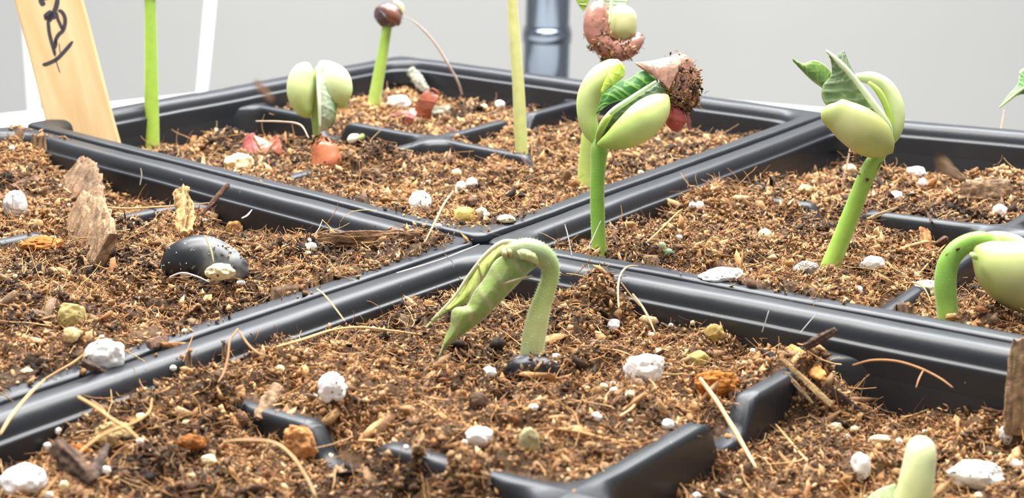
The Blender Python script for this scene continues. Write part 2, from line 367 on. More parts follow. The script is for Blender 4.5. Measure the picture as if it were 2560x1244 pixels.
# ---------------------------------------------------------------- cell packs
def rloop(x0, x1, y0, y1, r, ns=36, nc=7):
    """rounded rectangle, counter-clockwise; returns xy and side position info"""
    pts = []
    r = max(r, .004)
    cs = [(x1-r, y0+r, -90), (x1-r, y1-r, 0), (x0+r, y1-r, 90), (x0+r, y0+r, 180)]
    st = [(x0+r, y0), (x1, y0+r), (x1-r, y1), (x0, y1-r)]; en = [(x1-r, y0), (x1, y1-r), (x0+r, y1), (x0, y0+r)]
    for k in range(4):
        for t in np.linspace(0, 1, ns, endpoint=False): pts.append((st[k][0]*(1-t)+en[k][0]*t, st[k][1]*(1-t)+en[k][1]*t))
        cx, cy, a0 = cs[k]
        for t in np.linspace(0, 1, nc, endpoint=False):
            a = math.radians(a0+90*t); pts.append((cx+r*math.cos(a), cy+r*math.sin(a)))
    return np.array(pts)
def make_pack(key, label, off=(0, 0, 0)):
    a, b = key; C = 6.2; root = empty('cell_pack', gpos(np.array([a+1.]), np.array([b+1.]), np.array([-5.4]), key)[0], label, 'seedling tray', 'black four-cell packs standing side by side')
    off = np.array(off)
    def tw(xy, z): return gpos(a+xy[:, 0]/C, b+xy[:, 1]/C, z, key)+off
    # rim: skirt, flat lip, rounded shoulder, small bead, upper wall
    prof = [(.03, -.9, .2), (.03, -.12, .2), (.035, -.03, .2), (.06, .0, .22), (.13, .004, .4), (.24, .003, .6), (.30, -.004, .64), (.345, -.02, .67), (.385, -.048, .68), (.415, -.085, .68), (.438, -.13, .68), (.453, -.18, .68), (.463, -.22, .68), (.475, -.24, .68), (.50, -.252, .68), (.52, -.262, .68), (.527, -.29, .68), (.531, -.36, .68), (.536, ZD-.05, .68), (.541, ZD-.13, .68), (.545, ZD-.2, .68)]
    V = []
    for d, z, r in prof:
        L_ = rloop(d, 2*C-d, d, 2*C-d, r, 60, 8); 
        wob = .012*vnoise(np.stack([L_[:, 0], L_[:, 1], L_[:, 0]*0+a*3+b], -1), .55, 4) + .004*vnoise(np.stack([L_[:, 0], L_[:, 1], L_[:, 0]*0+z*4], -1), 2.5, 9)
        V.append(tw(L_, z+wob))
    link('rim', np.vstack(V), grid_faces(len(prof), len(V[0]), True), M['plastic'], root)
    # cells: half dividers + walls + floor; notch half way along every divider
    for i in (0, 1):
        for j in (0, 1):
            prof = [(0, .48, 0, .01), (.065, .49, -.004, .12), (.10, .50, -.018, .34), (.125, .515, -.05, .46), (.14, .525, -.10, .5), (.15, .545, -.22, .52), (.18, .575, -.55, .54), (.21, .62, -.95, .54), (.3, .75, -2.2, .5), (.5, .95, -4.9, .5), (.6, 1.05, -5.0, .5)]
            V = []
            for d_in, d_out, z, r in prof:
                x0 = i*C+(d_out if i == 0 else d_in); x1 = (i+1)*C-(d_in if i == 0 else d_out)
                y0 = j*C+(d_out if j == 0 else d_in); y1 = (j+1)*C-(d_in if j == 0 else d_out)
                L_ = rloop(x0, x1, y0, y1, r, 44, 6)
                dx = np.abs(L_[:, 0]-C); dy = np.abs(L_[:, 1]-C)         # distance to the two divider lines
                s = np.where(dx < dy, dy, dx)                            # run along the nearer divider
                nt_ = 1/(1+np.exp((np.abs(s-3.0)-.42)/.045))
                near = np.minimum(dx, dy) < .45
                zz = np.full(len(L_), ZD+z); dep = .42*nt_*near
                zz = np.where(dep > 0, np.minimum(zz, ZD+z*.4-dep) if z > -.9 else zz, zz)
                # swell of the hub where the dividers cross
                hub = np.exp(-((dx**2+dy**2)/.35)**2) if z > -.03 else 0
                V.append(tw(L_, zz+.02*hub))
            n = len(V[0]); F = [tuple(f) for f in grid_faces(len(prof), n, True).tolist()]; F.append(tuple(range((len(prof)-1)*n, len(prof)*n)))
            link('cell', np.vstack(V), F, M['plastic'], root)
    return root
make_pack((0, 0), 'black plastic cell pack at the back, holding the marker stick and the twin-cotyledon seedling', (.02, .03, .03))
make_pack((-2, 0), 'black plastic cell pack at left, holding the half-buried black bean', (0, 0, 0))
make_pack((0, -2), 'black plastic cell pack at right, holding the tall two-lobed seedlings', (0, 0, 0))
make_pack((-2, -2), 'black plastic cell pack in front, holding the hooked hairy seedling', (-.03, -.03, 0))

# ---------------------------------------------------------------- potting soil, one fill per cell
PAL = np.array([lin(c) for c in ('a57a50', 'c39a6c', '876648', '644c3a', '403227', 'b08a60', 'd6b488', '816a53', '977858', '2a231e', '9c6c48')])
def soil_colors(n, P):
    patch = vnoise(P, .75, 21)+.5*vnoise(P, 2.2, 22)
    wt = np.array([2.0, 1.4, 1.7, 1.7, 1.2, 1.5, .7, 1.2, 1.2, .8, 1.0]); warm = np.array([1, 1.2, .3, -.9, -1.3, .7, .9, -.7, 0, -1.6, .8])
    lw = np.log(wt)[None]+warm[None]*patch[:, None]*1.9
    g = lw+rs.gumbel(size=(n, len(PAL))); c = PAL[np.argmax(g, 1)]
    return c*rs.uniform(.75, 1.3, (n, 1))
def in_view(P, mx=230, my=160):
    x, y, z = to_px(P); return (x > -mx) & (x < 2560+mx) & (y > -my) & (y < 1244+my) & (z > 3)
WHERE = {(0, 0): 'around the twin bean in the front cell of the back pack', (0, 1): 'around the wooden marker stick', (1, 0): 'behind the large two-lobed seedling', (1, 1): 'at the foot of the dark-headed seedling',
         (-1, 0): 'around the half-buried black bean', (-2, 0): 'at the left edge in front of the white perlite on the rim', (-1, 1): 'around the broad grey-brown bark piece', (-2, 1): 'beyond the left edge of the bark cell',
         (0, -1): 'between the two tallest seedlings at right', (0, -2): 'under the arched bean at the right edge', (1, -1): 'in the sunken cell behind the right leafy seedling', (1, -2): 'in the far cell at the right edge',
         (-1, -1): 'around the central hooked seedling', (-1, -2): 'around the splintered twigs at lower right', (-2, -1): 'across the lower left corner', (-2, -2): 'below the divider hub at the bottom'}
def make_soil(key):
    a, b = key; C = 6.2
    ol = .14/C; lo_u = ol if a in (-2, 0) else 0; hi_u = ol if a in (-1, 1) else 0; lo_v = ol if b in (-2, 0) else 0; hi_v = ol if b in (-1, 1) else 0
    U0_, U1_, V0_, V1_ = a+lo_u, a+1-hi_u, b+lo_v, b+1-hi_v
    cen = gpos(np.array([a+.5]), np.array([b+.5]), np.array([0.]))[0]; D = float((cen-CAM)@Fw); ppc = FPX/max(D, 8)
    step = max(.042, 5.0/ppc); n = int(C/step)
    gu, gv = np.meshgrid(np.linspace(U0_, U1_, n), np.linspace(V0_, V1_, n), indexing='ij')
    h = soil_h(gu, gv); Q = np.stack([gu*C, gv*C, gu*0], -1).reshape(-1, 3)
    h = h+(.035*(1-2*np.abs(vnoise(Q, 11, 31)))+.02*vnoise(Q, 24, 32)).reshape(h.shape)-.03
    ed = np.minimum(np.where(a in (-2, 0), gu-a, 9), np.where(a in (-1, 1), a+1-gu, 9)); ed = np.minimum(ed, np.minimum(np.where(b in (-2, 0), gv-b, 9), np.where(b in (-1, 1), b+1-gv, 9)))*C
    lipn = vnoise(Q, 1.7, 41).reshape(h.shape)*.6+vnoise(Q, 5, 42).reshape(h.shape)*.4
    high = (h > -.13-.1*lipn) & (ed > .30+.24*lipn)
    h = np.where(ed < .57, np.where(high, np.maximum(h*.6, .02+.10*np.clip(ed-.2, 0, .4)), np.minimum(h-.08, -.45)), h)
    P = gpos(gu, gv, h).reshape(-1, 3); F = grid_faces(n, n)
    vis = in_view(P); fm = vis[F].any(1)
    if not fm.any(): return
    F = F[fm]; F = np.vstack([F[:, [0, 1, 2]], F[:, [0, 2, 3]]])
    use = np.unique(F); rem = np.full(len(P), -1); rem[use] = np.arange(len(use)); P = P[use]; F = rem[F]
    c = soil_colors(len(P), P)*.16+np.array(lin('5c4431'))*.3  # shade put into the base sheet's colour: darkened to read as shadow between crumbs
    parts = [(P, F, c)]
    area_ = C*C
    # extra crumbs on the steep flanks of clods and heaps
    e1 = P[F[:, 1]]-P[F[:, 0]]; e2 = P[F[:, 2]]-P[F[:, 0]]; nr = np.cross(e1, e2); ar = np.linalg.norm(nr, axis=1)/2; steep = np.abs(nr[:, 2])/(2*ar+1e-9) < .62
    lx = P[F].mean(1)
    uu = rem_uv = np.stack([gu.ravel()[use], gv.ravel()[use]], -1)[F].mean(1)
    de = np.minimum(np.minimum(uu[:, 0]-a if a in (-2, 0) else 9, a+1-uu[:, 0] if a in (-1, 1) else 9), np.minimum(uu[:, 1]-b if b in (-2, 0) else 9, b+1-uu[:, 1] if b in (-1, 1) else 9))*C
    steep &= (de > .62) | (lx[:, 2] > gpos(uu[:, 0], uu[:, 1], np.zeros(len(uu)))[:, 2])
    ws = ar*steep; ns_ = int(min(ws.sum()*220, 2200))
    if ns_ > 10:
        fi = rs.choice(len(F), ns_, p=ws/ws.sum()); r1 = rs.uniform(size=(ns_, 2)); fl = r1.sum(1) > 1; r1[fl] = 1-r1[fl]
        Ps = P[F[fi, 0]]+e1[fi]*r1[:, :1]+e2[fi]*r1[:, 1:]; ss = .034*np.exp(rs.normal(0, .4, ns_))
        parts.append(scatter(Ps, np.stack([ss*rs.uniform(1, 2.2, ns_), ss*rs.uniform(.7, 1.1, ns_), ss*rs.uniform(.4, .9, ns_)], -1), (OCT_V, OCT_F), .35, soil_colors(ns_, Ps)))
        nf_ = ns_//4; parts.append(fibres(Ps[:nf_], rs.uniform(.08, .3, nf_), rs.uniform(.0035, .008, nf_), .6, 3, 1.5, soil_colors(nf_, Ps[:nf_])*1.1))
    def pts(N, lift):
        # a few crumbs spill over walls and lips where the fill stands high
        u = rs.uniform(a-.0, a+1, N); v = rs.uniform(b, b+1, N); hh = soil_h(u, v)
        du = np.minimum(u-a if a in (-2, 0) else 9, a+1-u if a in (-1, 1) else 9); dv = np.minimum(v-b if b in (-2, 0) else 9, b+1-v if b in (-1, 1) else 9)
        dd = np.minimum(du, dv)*C
        edge = .56-.02*hh; inside = dd > edge
        spill = (~inside) & (hh+rs.normal(0, .05, N) > -.10) & (dd > .06+rs.uniform(0, .5, N)**1.0)
        hh = np.where(inside, hh, np.maximum(hh*0+.02, np.minimum(hh, .16)*rs.uniform(0, 1, N)))
        # keep divider strip clean where soil is lower than the divider
        di = np.minimum(np.abs(u-round(a+.5+(.5 if a in (-2, 0) else -.5))), np.abs(v-round(b+.5+(.5 if b in (-2, 0) else -.5))))*C
        clean = (di < .17) & (hh < ZD-.0)
        k = (inside | spill) & ~clean; u, v, hh = u[k], v[k], hh[k]
        P = gpos(u, v, hh+rs.uniform(-.4, 1, len(u))*lift); k = in_view(P); return P[k]
    rm = max(.020, 4.0/ppc)                      # typical crumb radius
    rm *= .95; N1 = int(min(area_/(math.pi*rm*rm)*.85, 17000))
    P1 = pts(N1, rm*1.2); s = rm*np.exp(rs.normal(0, .35, len(P1)))
    scl = np.stack([s*rs.uniform(1., 2.3, len(s)), s*rs.uniform(.7, 1.2, len(s)), s*rs.uniform(.3, .8, len(s))], -1)
    parts.append(scatter(P1, scl, (OCT_V, OCT_F), .38, soil_colors(len(P1), P1)))
    N2 = int(area_*15); P2 = pts(N2, .05); s = .042*np.exp(rs.normal(0, .4, len(P2)))
    scl = np.stack([s*rs.uniform(1, 3.0, len(s)), s*rs.uniform(.6, 1, len(s)), s*rs.uniform(.2, .7, len(s))], -1)
    parts.append(scatter(P2, scl, (ICO_V, ICO_F), .32, soil_colors(len(P2), P2)*.92))
    N3 = int(area_*(125 if D < 26 else 45)); P3 = pts(N3, .075); L_ = rs.uniform(.08, .34, len(P3))*np.exp(rs.normal(0, .3, len(P3))); 
    cf = np.array([lin('a67648'), lin('bd8c58'), lin('8a5f3c'), lin('6a4a34'), lin('cda273'), lin('4c382a')])[rs.randint(0, 6, len(P3))]*rs.uniform(.7, 1.15, (len(P3), 1))
    parts.append(fibres(P3, L_, rs.uniform(.0035, .009, len(P3)), .4, 3, 1.6, cf))
    P4 = pts(int(area_*5), .09); n4 = len(P4)
    c4 = np.array([lin('c99a64'), lin('dab27e'), lin('a97c50')])[rs.randint(0, 3, n4)]*rs.uniform(.8, 1.1, (n4, 1))
    parts.append(fibres(P4, rs.uniform(.35, 1.0, n4), rs.uniform(.006, .011, n4), .22, 7, .8, c4))
    V, F, c = merge(parts)
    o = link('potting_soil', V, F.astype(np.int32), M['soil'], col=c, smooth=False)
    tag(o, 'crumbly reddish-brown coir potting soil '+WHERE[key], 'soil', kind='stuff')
for k_ in CELLS: make_soil(k_)
#ITEMS
# ---------------------------------------------------------------- seedlings
SEG = dict(n=30, seg=18)
class Plant:
    def __init__(s, name, bx, by, label, cat='seedling', D=None, group=None):
        if D is None: P, D, _, _ = soil_hit(bx, by)
        s.D = D; s.root = empty(name, at(bx, by, D), label, cat, group)
    def p(s, x, y, dd=0): return at(x, y, s.D+dd)
    def r(s, px): return px*s.D/FPX
    def body(s, name, pts, m_, col, parent=None, flat=1.0, n=30, seg=18, noise=0, nf=3, label=None, dark=None, fd=None):
        """pts: x, y, depth offset, radius (picture px); col one colour or a list of colours along the body"""
        V, F = tube([s.p(*q[:3]) for q in pts], [s.r(q[3]) for q in pts], n, seg, flat, fd, noise, nf)
        col = np.array(col, float)
        if col.ndim == 2:
            cr = resample(col, n) if len(col) > 2 else resample(col, n); c = np.vstack([np.repeat(cr, seg, 0), cr[:1], cr[-1:]]).clip(0, 1)
        else: c = np.tile(col, (len(V), 1))
        return link(name, V, F, M[m_], parent or s.root, c, label=label), V, c
def sheet(c1, c2, n=56, m_=28, bulge=0., thick=.014, veins=5, vcol=(.5, .6, .3), col=(.1, .25, .05), col2=None, vdepth=.012, wav=0., fold=0., slope=1.6, seed=1, edge=None):
    """leaf blade between two 3-D edge curves; raised lateral veins; second colour towards c2"""
    A = resample(c1, n); B = resample(c2, n); v = np.linspace(0, 1, m_)
    u = np.linspace(0, 1, n)
    P = A[:, None, :]*(1-v)[None, :, None]+B[:, None, :]*v[None, :, None]
    P = P-Fw*(bulge*np.sin(math.pi*v)[None, :, None]*np.sin(math.pi*u.clip(.02, .98))[:, None, None]**.5)
    dU = np.gradient(P, axis=0); dV = np.gradient(P, axis=1); N = np.cross(dU, dV); N /= np.linalg.norm(N, axis=2)[:, :, None]+1e-9
    if N.reshape(-1, 3).mean(0)@Fw > 0: N = -N
    Q0 = P.reshape(-1, 3); ph = u[:, None]*veins-v[None, :]*slope*.5*veins/5
    ph = ph+.12*vnoise(Q0, 1.5, seed+8).reshape(n, m_); d = np.abs(ph-np.round(ph)); ridge = np.exp(-(d/.085)**2)
    Q = P.reshape(-1, 3); net = np.exp(-(np.abs(vnoise(Q, 8, seed))/.12)**2).reshape(n, m_)*.55
    ridge = np.maximum(ridge, net)*(np.sin(math.pi*v)[None, :]**.3)
    wv = wav*vnoise(Q, 2.2, seed+3).reshape(n, m_)
    P = P+N*(vdepth*ridge+wv)[:, :, None]
    c = np.array(col)[None, None]*np.ones((n, m_, 1))
    if col2 is not None: c = c*(1-v[None, :, None])+np.array(col2)*v[None, :, None]
    c = c*(1-.75*ridge[:, :, None])+np.array(vcol)*.75*ridge[:, :, None]
    if edge is not None:
        e = np.maximum(np.exp(-(v/.06)**2), np.exp(-((1-v)/.06)**2))[None, :, None]; c = c*(1-e)+np.array(edge)*e
    Fr = P.reshape(-1, 3); Bk = (P-N*thick).reshape(-1, 3); k = n*m_
    F = grid_faces(n, m_).tolist(); G = [[a+k for a in f[::-1]] for f in F]
    ring = [i*m_ for i in range(n)]+[(n-1)*m_+j for j in range(1, m_)]+[i*m_+m_-1 for i in range(n-2, -1, -1)]+[j for j in range(m_-2, 0, -1)]
    E_ = [[ring[i], ring[(i+1) % len(ring)], ring[(i+1) % len(ring)]+k, ring[i]+k] for i in range(len(ring))]
    return np.vstack([Fr, Bk]), F+G+E_, np.vstack([c.reshape(-1, 3)]*2)
def leaf(pl, name, c1, c2, parent=None, mt='leaf', label=None, **kw):
    f = lambda c: [pl.p(*q) for q in c]
    V, F, c = sheet(f(c1), f(c2), **kw)
    return link(name, V, F, M[mt], parent or pl.root, c, label=label)
def crumbs_on(V, parent, n, mask=None, size=.02, name='soil_crumb', dark=.55, out=.01):
    """bits of soil sticking to a surface"""
    V = np.asarray(V); c = V.mean(0); k = np.where(mask)[0] if mask is not None else np.arange(len(V))
    if not len(k): return
    i = rs.choice(k, n); j = i; P = V[j]+rs.normal(0, size*1.2, (n, 3)); d = P-c; P = P+d/np.linalg.norm(d, axis=1)[:, None]*out
    s = size*np.exp(rs.normal(0, .4, n)); scl = np.stack([s*rs.uniform(1, 2.6, n), s*rs.uniform(.5, 1, n), s*rs.uniform(.4, .8, n)], -1)
    col = PAL[rs.randint(0, len(PAL), n)]*rs.uniform(.6, 1.1, (n, 1))
    a = scatter(P, scl, (ICO_V, ICO_F), .2, col)
    nf = n//3; b = fibres(P[:nf], rs.uniform(.05, .2, nf), rs.uniform(.004, .008, nf), .6, 4, 1.2, col[:nf]*1.1)
    V2, F2, C2 = merge([a, b]); o = link(name, V2, F2, M['soil'], parent, C2, smooth=False); o['kind'] = 'stuff'; return o
def blobV(c, rx, ry, rz, amp=.12, f=2.0, base=None, seed=1, ax=None, sq=1.0):
    """lump round c: rx along the picture's x, ry up, rz in depth (cm)"""
    BV, BF = base or I3; a = ax or (RX, UX, Fw)
    V = BV*(1+amp*vnoise(BV+seed*3.7, f, seed)+amp*.5*vnoise(BV+seed, f*2.3, seed+1))[:, None]
    return np.array(c)+V[:, :1]*rx*a[0]+V[:, 1:2]*ry*a[1]+V[:, 2:]*rz*a[2], BF
GY, GL, GM, GD = lin('dfe9a0'), lin('b9cf6c'), lin('8fb43a'), lin('4f8a2c')
PALE = lin('e6eec0'); GREY = lin('7f9a6c')
# --- the hooked hairy seedling in the middle
h = Plant('hooked_seedling', 1333, 905, 'central hairy bean seedling bent over in a hook, folded yellow-green leaves hanging to the left')
sp = [(1328, 925, 0, 30), (1330, 890, 0, 30), (1334, 850, 0, 30), (1342, 805, 0, 29), (1352, 765, 0, 26), (1366, 725, 0, 23), (1376, 690, 0, 22), (1374, 660, -.02, 24), (1352, 636, -.05, 29), (1318, 624, -.08, 29), (1285, 626, -.1, 22), (1262, 634, -.08, 10)]
stm, SV, scol = h.body('stem', sp, 'stem', [lin('d3dca0'), lin('cfda9a'), lin('ccd98a'), lin('bfd27a'), lin('adc46e'), lin('a3b87c'), lin('b3c290'), lin('c0d08a')], n=60, seg=26, noise=.03, nf=4)
def hairs(V, parent, n, length=.035, rad=.0013, col=lin('f2f4e4')):
    V = np.asarray(V); i = rs.randint(0, len(V), n); c = np.array([V[max(0, k-40):k+40].mean(0) for k in i])
    d = V[i]-c; d /= np.linalg.norm(d, axis=1)[:, None]+1e-9; P = V[i]+rs.normal(0, .012, (n, 3))*0+d*length*.45
    v, f, cc = fibres(P, rs.uniform(.5, 1.2, n)*length, np.full(n, rad), segs=2, curl=.5, col=np.tile(col, (n, 1)), dirs=d+rs.normal(0, .25, (n, 3)))
    o = link('hairs', v, f, M['fibre'], parent, cc); o['kind'] = 'stuff'
hairs(SV, stm, 2400, .026, .0009)
l1 = leaf(h, 'leaf', [(1300, 600, .05), (1262, 600, .08), (1220, 630, .1), (1178, 682, .12), (1140, 735, .12), (1100, 785, .1), (1064, 816, .08)],
     [(1262, 640, -.05), (1238, 655, -.08), (1218, 690, -.1), (1196, 740, -.08), (1150, 768, -.02), (1102, 788, .04), (1068, 818, .07)], bulge=.12, veins=8, vcol=lin('a8a060'), col=lin('cfe070'), col2=lin('bcd658'), vdepth=.011, wav=.03, edge=lin('d9d0b4'), seed=4)
l2 = leaf(h, 'leaf', [(1285, 628, -.12), (1240, 650, -.14), (1214, 690, -.16), (1186, 730, -.16), (1168, 766, -.12), (1135, 775, -.08), (1126, 812, -.02), (1108, 850, 0), (1094, 899, .02)],
     [(1345, 662, 0), (1318, 682, -.02), (1290, 716, -.02), (1262, 748, -.02), (1230, 778, -.02), (1192, 812, -.02), (1160, 836, 0), (1120, 868, .02), (1096, 901, .02)], bulge=.16, veins=6, vcol=lin('c9c09c'), col=lin('b7d468'), col2=lin('84a460'), vdepth=.012, wav=.03, edge=lin('c9cfa2'), seed=9)
leaf(h, 'leaf_fold', [(1172, 764, -.05), (1140, 772, -.04), (1132, 800, .0), (1112, 840, .02)], [(1176, 772, -.1), (1160, 800, -.06), (1140, 830, -.02), (1112, 850, .0)], l2, col=lin('b6d43c'), vcol=lin('c8e060'), veins=3, bulge=.03, label='bright yellow-green inner fold')
h.body('midrib', [(1290, 604, .0, 6), (1255, 607, .02, 7), (1216, 636, .02, 6), (1172, 690, .03, 5), (1135, 743, .03, 4), (1080, 800, .04, 3)], 'stem', lin('d8c8b4'), l1, n=24, seg=8)
h.body('midrib', [(1330, 690, -.16, 3), (1290, 700, -.2, 4), (1255, 712, -.2, 4), (1222, 735, -.18, 3), (1190, 765, -.14, 2)], 'stem', lin('a9a07c'), l2, n=24, seg=8)
h.body('midrib', [(1195, 660, -.1, 3), (1202, 700, -.14, 3.4), (1180, 735, -.14, 3), (1172, 755, -.12, 2)], 'stem', lin('8f7a54'), l1, n=24, seg=8)
leaf(h, 'stipule', [(1292, 626, -.22), (1310, 622, -.24), (1338, 632, -.2), (1352, 650, -.14)], [(1300, 646, -.22), (1312, 648, -.25), (1326, 652, -.22), (1346, 662, -.14)], col=lin('d3e29a'), vcol=lin('e2ecb4'), veins=3, bulge=.05, label='pale notched stipule at the top of the hook')
h.body('bud', [(1258, 622, -.1, 5), (1262, 636, -.2, 8), (1268, 650, -.1, 4)], 'coat', lin('a8a070'), n=12, seg=10, label='tiny brownish bud')
h.body('bud', [(1272, 620, -.12, 4), (1276, 632, -.22, 6), (1280, 646, -.12, 3)], 'coat', lin('b8b070'), n=12, seg=10)
lv = np.vstack([np.array([v.co[:] for v in o_.data.vertices])/S for o_ in (l1, l2)])
hairs(lv, l2, 1600, .020, .0008)
V_, F_ = blobV(h.p(1330, 925, -.22), h.r(68), h.r(38), h.r(40), .12, 2, I3, 5)
sb = tag(link('seed_husk', V_, F_, M['bean'], h.root, col=lin('23262e')), None, None); sb['label'] = 'split black husk at the foot of the stem'
crumbs_on(V_, sb, 70, (V_-h.p(1330, 925, -.2))@UX > .04, .018)
h.body('cotyledon', [(1250, 955, -.05, 4), (1262, 930, -.08, 10), (1282, 908, -.08, 11), (1306, 894, -.05, 8)], 'coty', lin('b9d65a'), n=20, seg=12)
# --- the half-buried black bean
P0, D0, _, _ = soil_hit(515, 700)
bn = Plant('black_bean', 515, 700, 'glossy black bean half buried in the left pack, dusty grey on its right side', 'bean', D=D0+.35)
b_in = [(414, 700, 0, 14), (432, 680, 0, 42), (460, 662, 0, 61), (500, 655, 0, 68), (535, 658, 0, 62), (572, 668, 0, 48), (600, 678, 0, 32), (618, 684, 0, 12)]
V_, F_ = tube([bn.p(*q[:3]) for q in b_in], [bn.r(q[3]) for q in b_in], 48, 36, .95)
t_ = ((V_-bn.p(480, 650))@RX); g_ = (1/(1+np.exp(-(t_-.25)/.06)))[:, None]*(.6+.8*vnoise(V_, 6, 4)+.3*vnoise(V_, 17, 5))[:, None].clip(0, 1)
o_ = link('seed_body', V_, F_, M['bean'], bn.root, col=np.array(lin('15181f'))*(1-g_)+np.array(lin('85898a'))*g_)
crumbs_on(V_, o_, 26, (t_ > .3) & ((V_-bn.p(515, 655))@UX > .05), .012)
k_ = np.where(((V_-bn.p(515, 655))@Fw < -.1) & (t_ < .1))[0]; pk = V_[rs.choice(k_, 16)]
v, f, c = scatter(pk, np.full((16, 3), .011), (ICO_V, ICO_F), .2, np.tile(lin('d8d8d8'), (16, 1))); q = link('dust_speck', v, f, M['perlite'], o_, c); q['kind'] = 'stuff'
# --- twin-cotyledon seedling
t = Plant('twin_bean_seedling', 812, 425, 'short seedling with two round pale green seed halves and a folded leaf between them')
t.body('stem', [(800, 430, .35, 8), (794, 360, .3, 9), (790, 310, .28, 10), (786, 270, .25, 11), (792, 210, .25, 12), (800, 172, .2, 12)], 'stem', [lin('9fc25a'), lin('b5d070')])
t.body('cotyledon', [(770, 160, .05, 7), (762, 176, 0, 26), (753, 205, 0, 34), (752, 235, 0, 34), (757, 262, 0, 27), (766, 282, 0, 17), (773, 293, .02, 4)], 'coty', [lin('eaf3bd'), lin('dfecaa'), lin('c7dd86'), lin('a9ca5e')], n=36, seg=26, flat=1.05)
t.body('cotyledon', [(800, 158, .1, 8), (820, 172, .08, 22), (836, 195, .06, 37), (844, 222, .06, 38), (850, 245, .06, 30), (856, 262, .08, 14), (858, 271, .1, 3)], 'coty', [lin('eef5c8'), lin('e2eeb4'), lin('cfe096'), lin('a9c766')], n=36, seg=26, flat=1.0)
lf = leaf(t, 'leaf', [(796, 168, -.05), (794, 210, -.16), (798, 260, -.22), (800, 300, -.2), (796, 332, -.1)], [(804, 166, .0), (824, 205, .0), (838, 255, -.05), (836, 295, -.05), (820, 326, -.02)], bulge=.12, veins=6, vcol=lin('dbe8cf'), col=lin('cfdfc0'), col2=lin('b0cfa0'), wav=.04, vdepth=.02)
leaf(t, 'leaf', [(806, 168, .08), (826, 205, .02), (836, 250, 0), (838, 296, 0), (822, 322, 0)], [(810, 166, .1), (834, 215, .0), (842, 250, -.1), (841, 285, -.08), (830, 312, -.02)], bulge=.03, veins=5, vcol=lin('8fd04c'), col=lin('5eab2f'), col2=lin('7cc043'), label='vivid green outer leaf edge')
t.body('midrib', [(798, 166, -.05, 7), (797, 210, -.2, 6), (799, 262, -.28, 5), (800, 318, -.24, 3)], 'stem', lin('e3ecd0'), lf, n=24, seg=10)
# red-brown husk hanging at the leaf tips
hk = Plant('seed_husk', 812, 425, 'shiny orange-brown bean husk standing upright under the twin bean seedling', 'seed husk')
V1, F1 = tube([hk.p(812, 345, 0), hk.p(810, 362, 0), hk.p(814, 390, 0), hk.p(820, 412, 0), hk.p(822, 432, 0), hk.p(822, 452, .05)], [hk.r(14), hk.r(32), hk.r(37), hk.r(38), hk.r(28), hk.r(14)], 30, 22, .95, None, .08, 4)
hb = link('husk_shell', V1, F1, M['coat'], hk.root, col=np.array(lin('c5744e'))*(1+.2*vnoise(V1, 5, 2))[:, None])
leaf(hk, 'husk_flap', [(752, 412, -.1), (775, 424, -.12), (800, 424, -.12)], [(764, 440, -.1), (785, 448, -.12), (808, 446, -.1)], hb, 'coat', col=lin('bf7a55'), vcol=lin('cf9570'), veins=2, thick=.03)
crumbs_on(V1, hb, 120, ((V1-hk.p(812, 400))@UX > .32) | ((V1-hk.p(812, 400))@UX < -.25), .022)
crumbs_on(V1, hb, 26, None, .012)
# --- dark-headed seedling
d = Plant('dark_headed_seedling', 934, 268, 'thin green seedling still wearing a round purple-brown seed coat on top')
d.body('stem', [(928, 285, 0, 17), (934, 262, 0, 16), (942, 215, 0, 15), (951, 165, 0, 14), (960, 115, 0, 13), (969, 60, 0, 12)], 'stem', [lin('b9cf6a'), lin('a9c54a'), lin('9dc04a')])
V1, F1 = blobV(d.p(970, 37, 0), d.r(36), d.r(33), d.r(30), .08, 1.6, I3, 3)
hd = link('seed_coat', V1, F1, M['coat'], d.root, col=np.array(lin('4a3438'))*(1+.35*vnoise(V1, 4, 2))[:, None]); hd['label'] = 'wrinkled purple-brown seed coat'
d.body('coat_lobe', [(950, 22, -.22, 6), (972, 30, -.34, 17), (990, 48, -.3, 15), (996, 62, -.2, 5)], 'coat', [lin('50393d'), lin('74493a'), lin('5a3b38')], hd, n=16, seg=14)
d.body('seed_half', [(985, 6, .05, 5), (1000, 16, .05, 9), (1006, 34, .05, 5)], 'coty', lin('d9dfa0'), n=12, seg=12)
crumbs_on(V1, hd, 14, None, .012)
# --- plain stems whose heads are above the frame
e = Plant('tall_stem_seedling', 381, 368, 'bright green bean stem rising out of the picture right of the plant marker')
e.body('stem', [(381, 395, 0, 19), (380, 360, 0, 18.5), (379, 300, 0, 18.5), (378, 200, 0, 17), (377, 100, 0, 15.5), (375, 0, 0, 14), (374, -60, 0, 13)], 'stem', [lin('b3cc4e'), lin('a5c63e'), lin('9cc23c'), lin('93b43c')], n=40)
V1, F1 = blobV(e.p(374, -32, 0), e.r(34), e.r(31), e.r(30), .08, 1.6, I2, 8); link('seed_coat', V1, F1, M['coat'], e.root, col=lin('4a3a38'))
f_ = Plant('tall_stem_seedling', 1303, 385, 'pale yellow bean stem rising out of the picture in front of the chrome post')
f_.body('stem', [(1307, 415, 0, 17), (1304, 375, 0, 16), (1300, 300, 0, 16), (1295, 200, 0, 15), (1287, 100, 0, 14.5), (1281, 0, 0, 13), (1278, -70, 0, 12)], 'stem', [lin('c3cc74'), lin('cdd282'), lin('d6d78c'), lin('d9d684')], n=40)
f_.body('cotyledon', [(1278, -60, 0, 10), (1262, -90, 0, 34), (1256, -130, 0, 36), (1262, -165, 0, 10)], 'coty', GY)
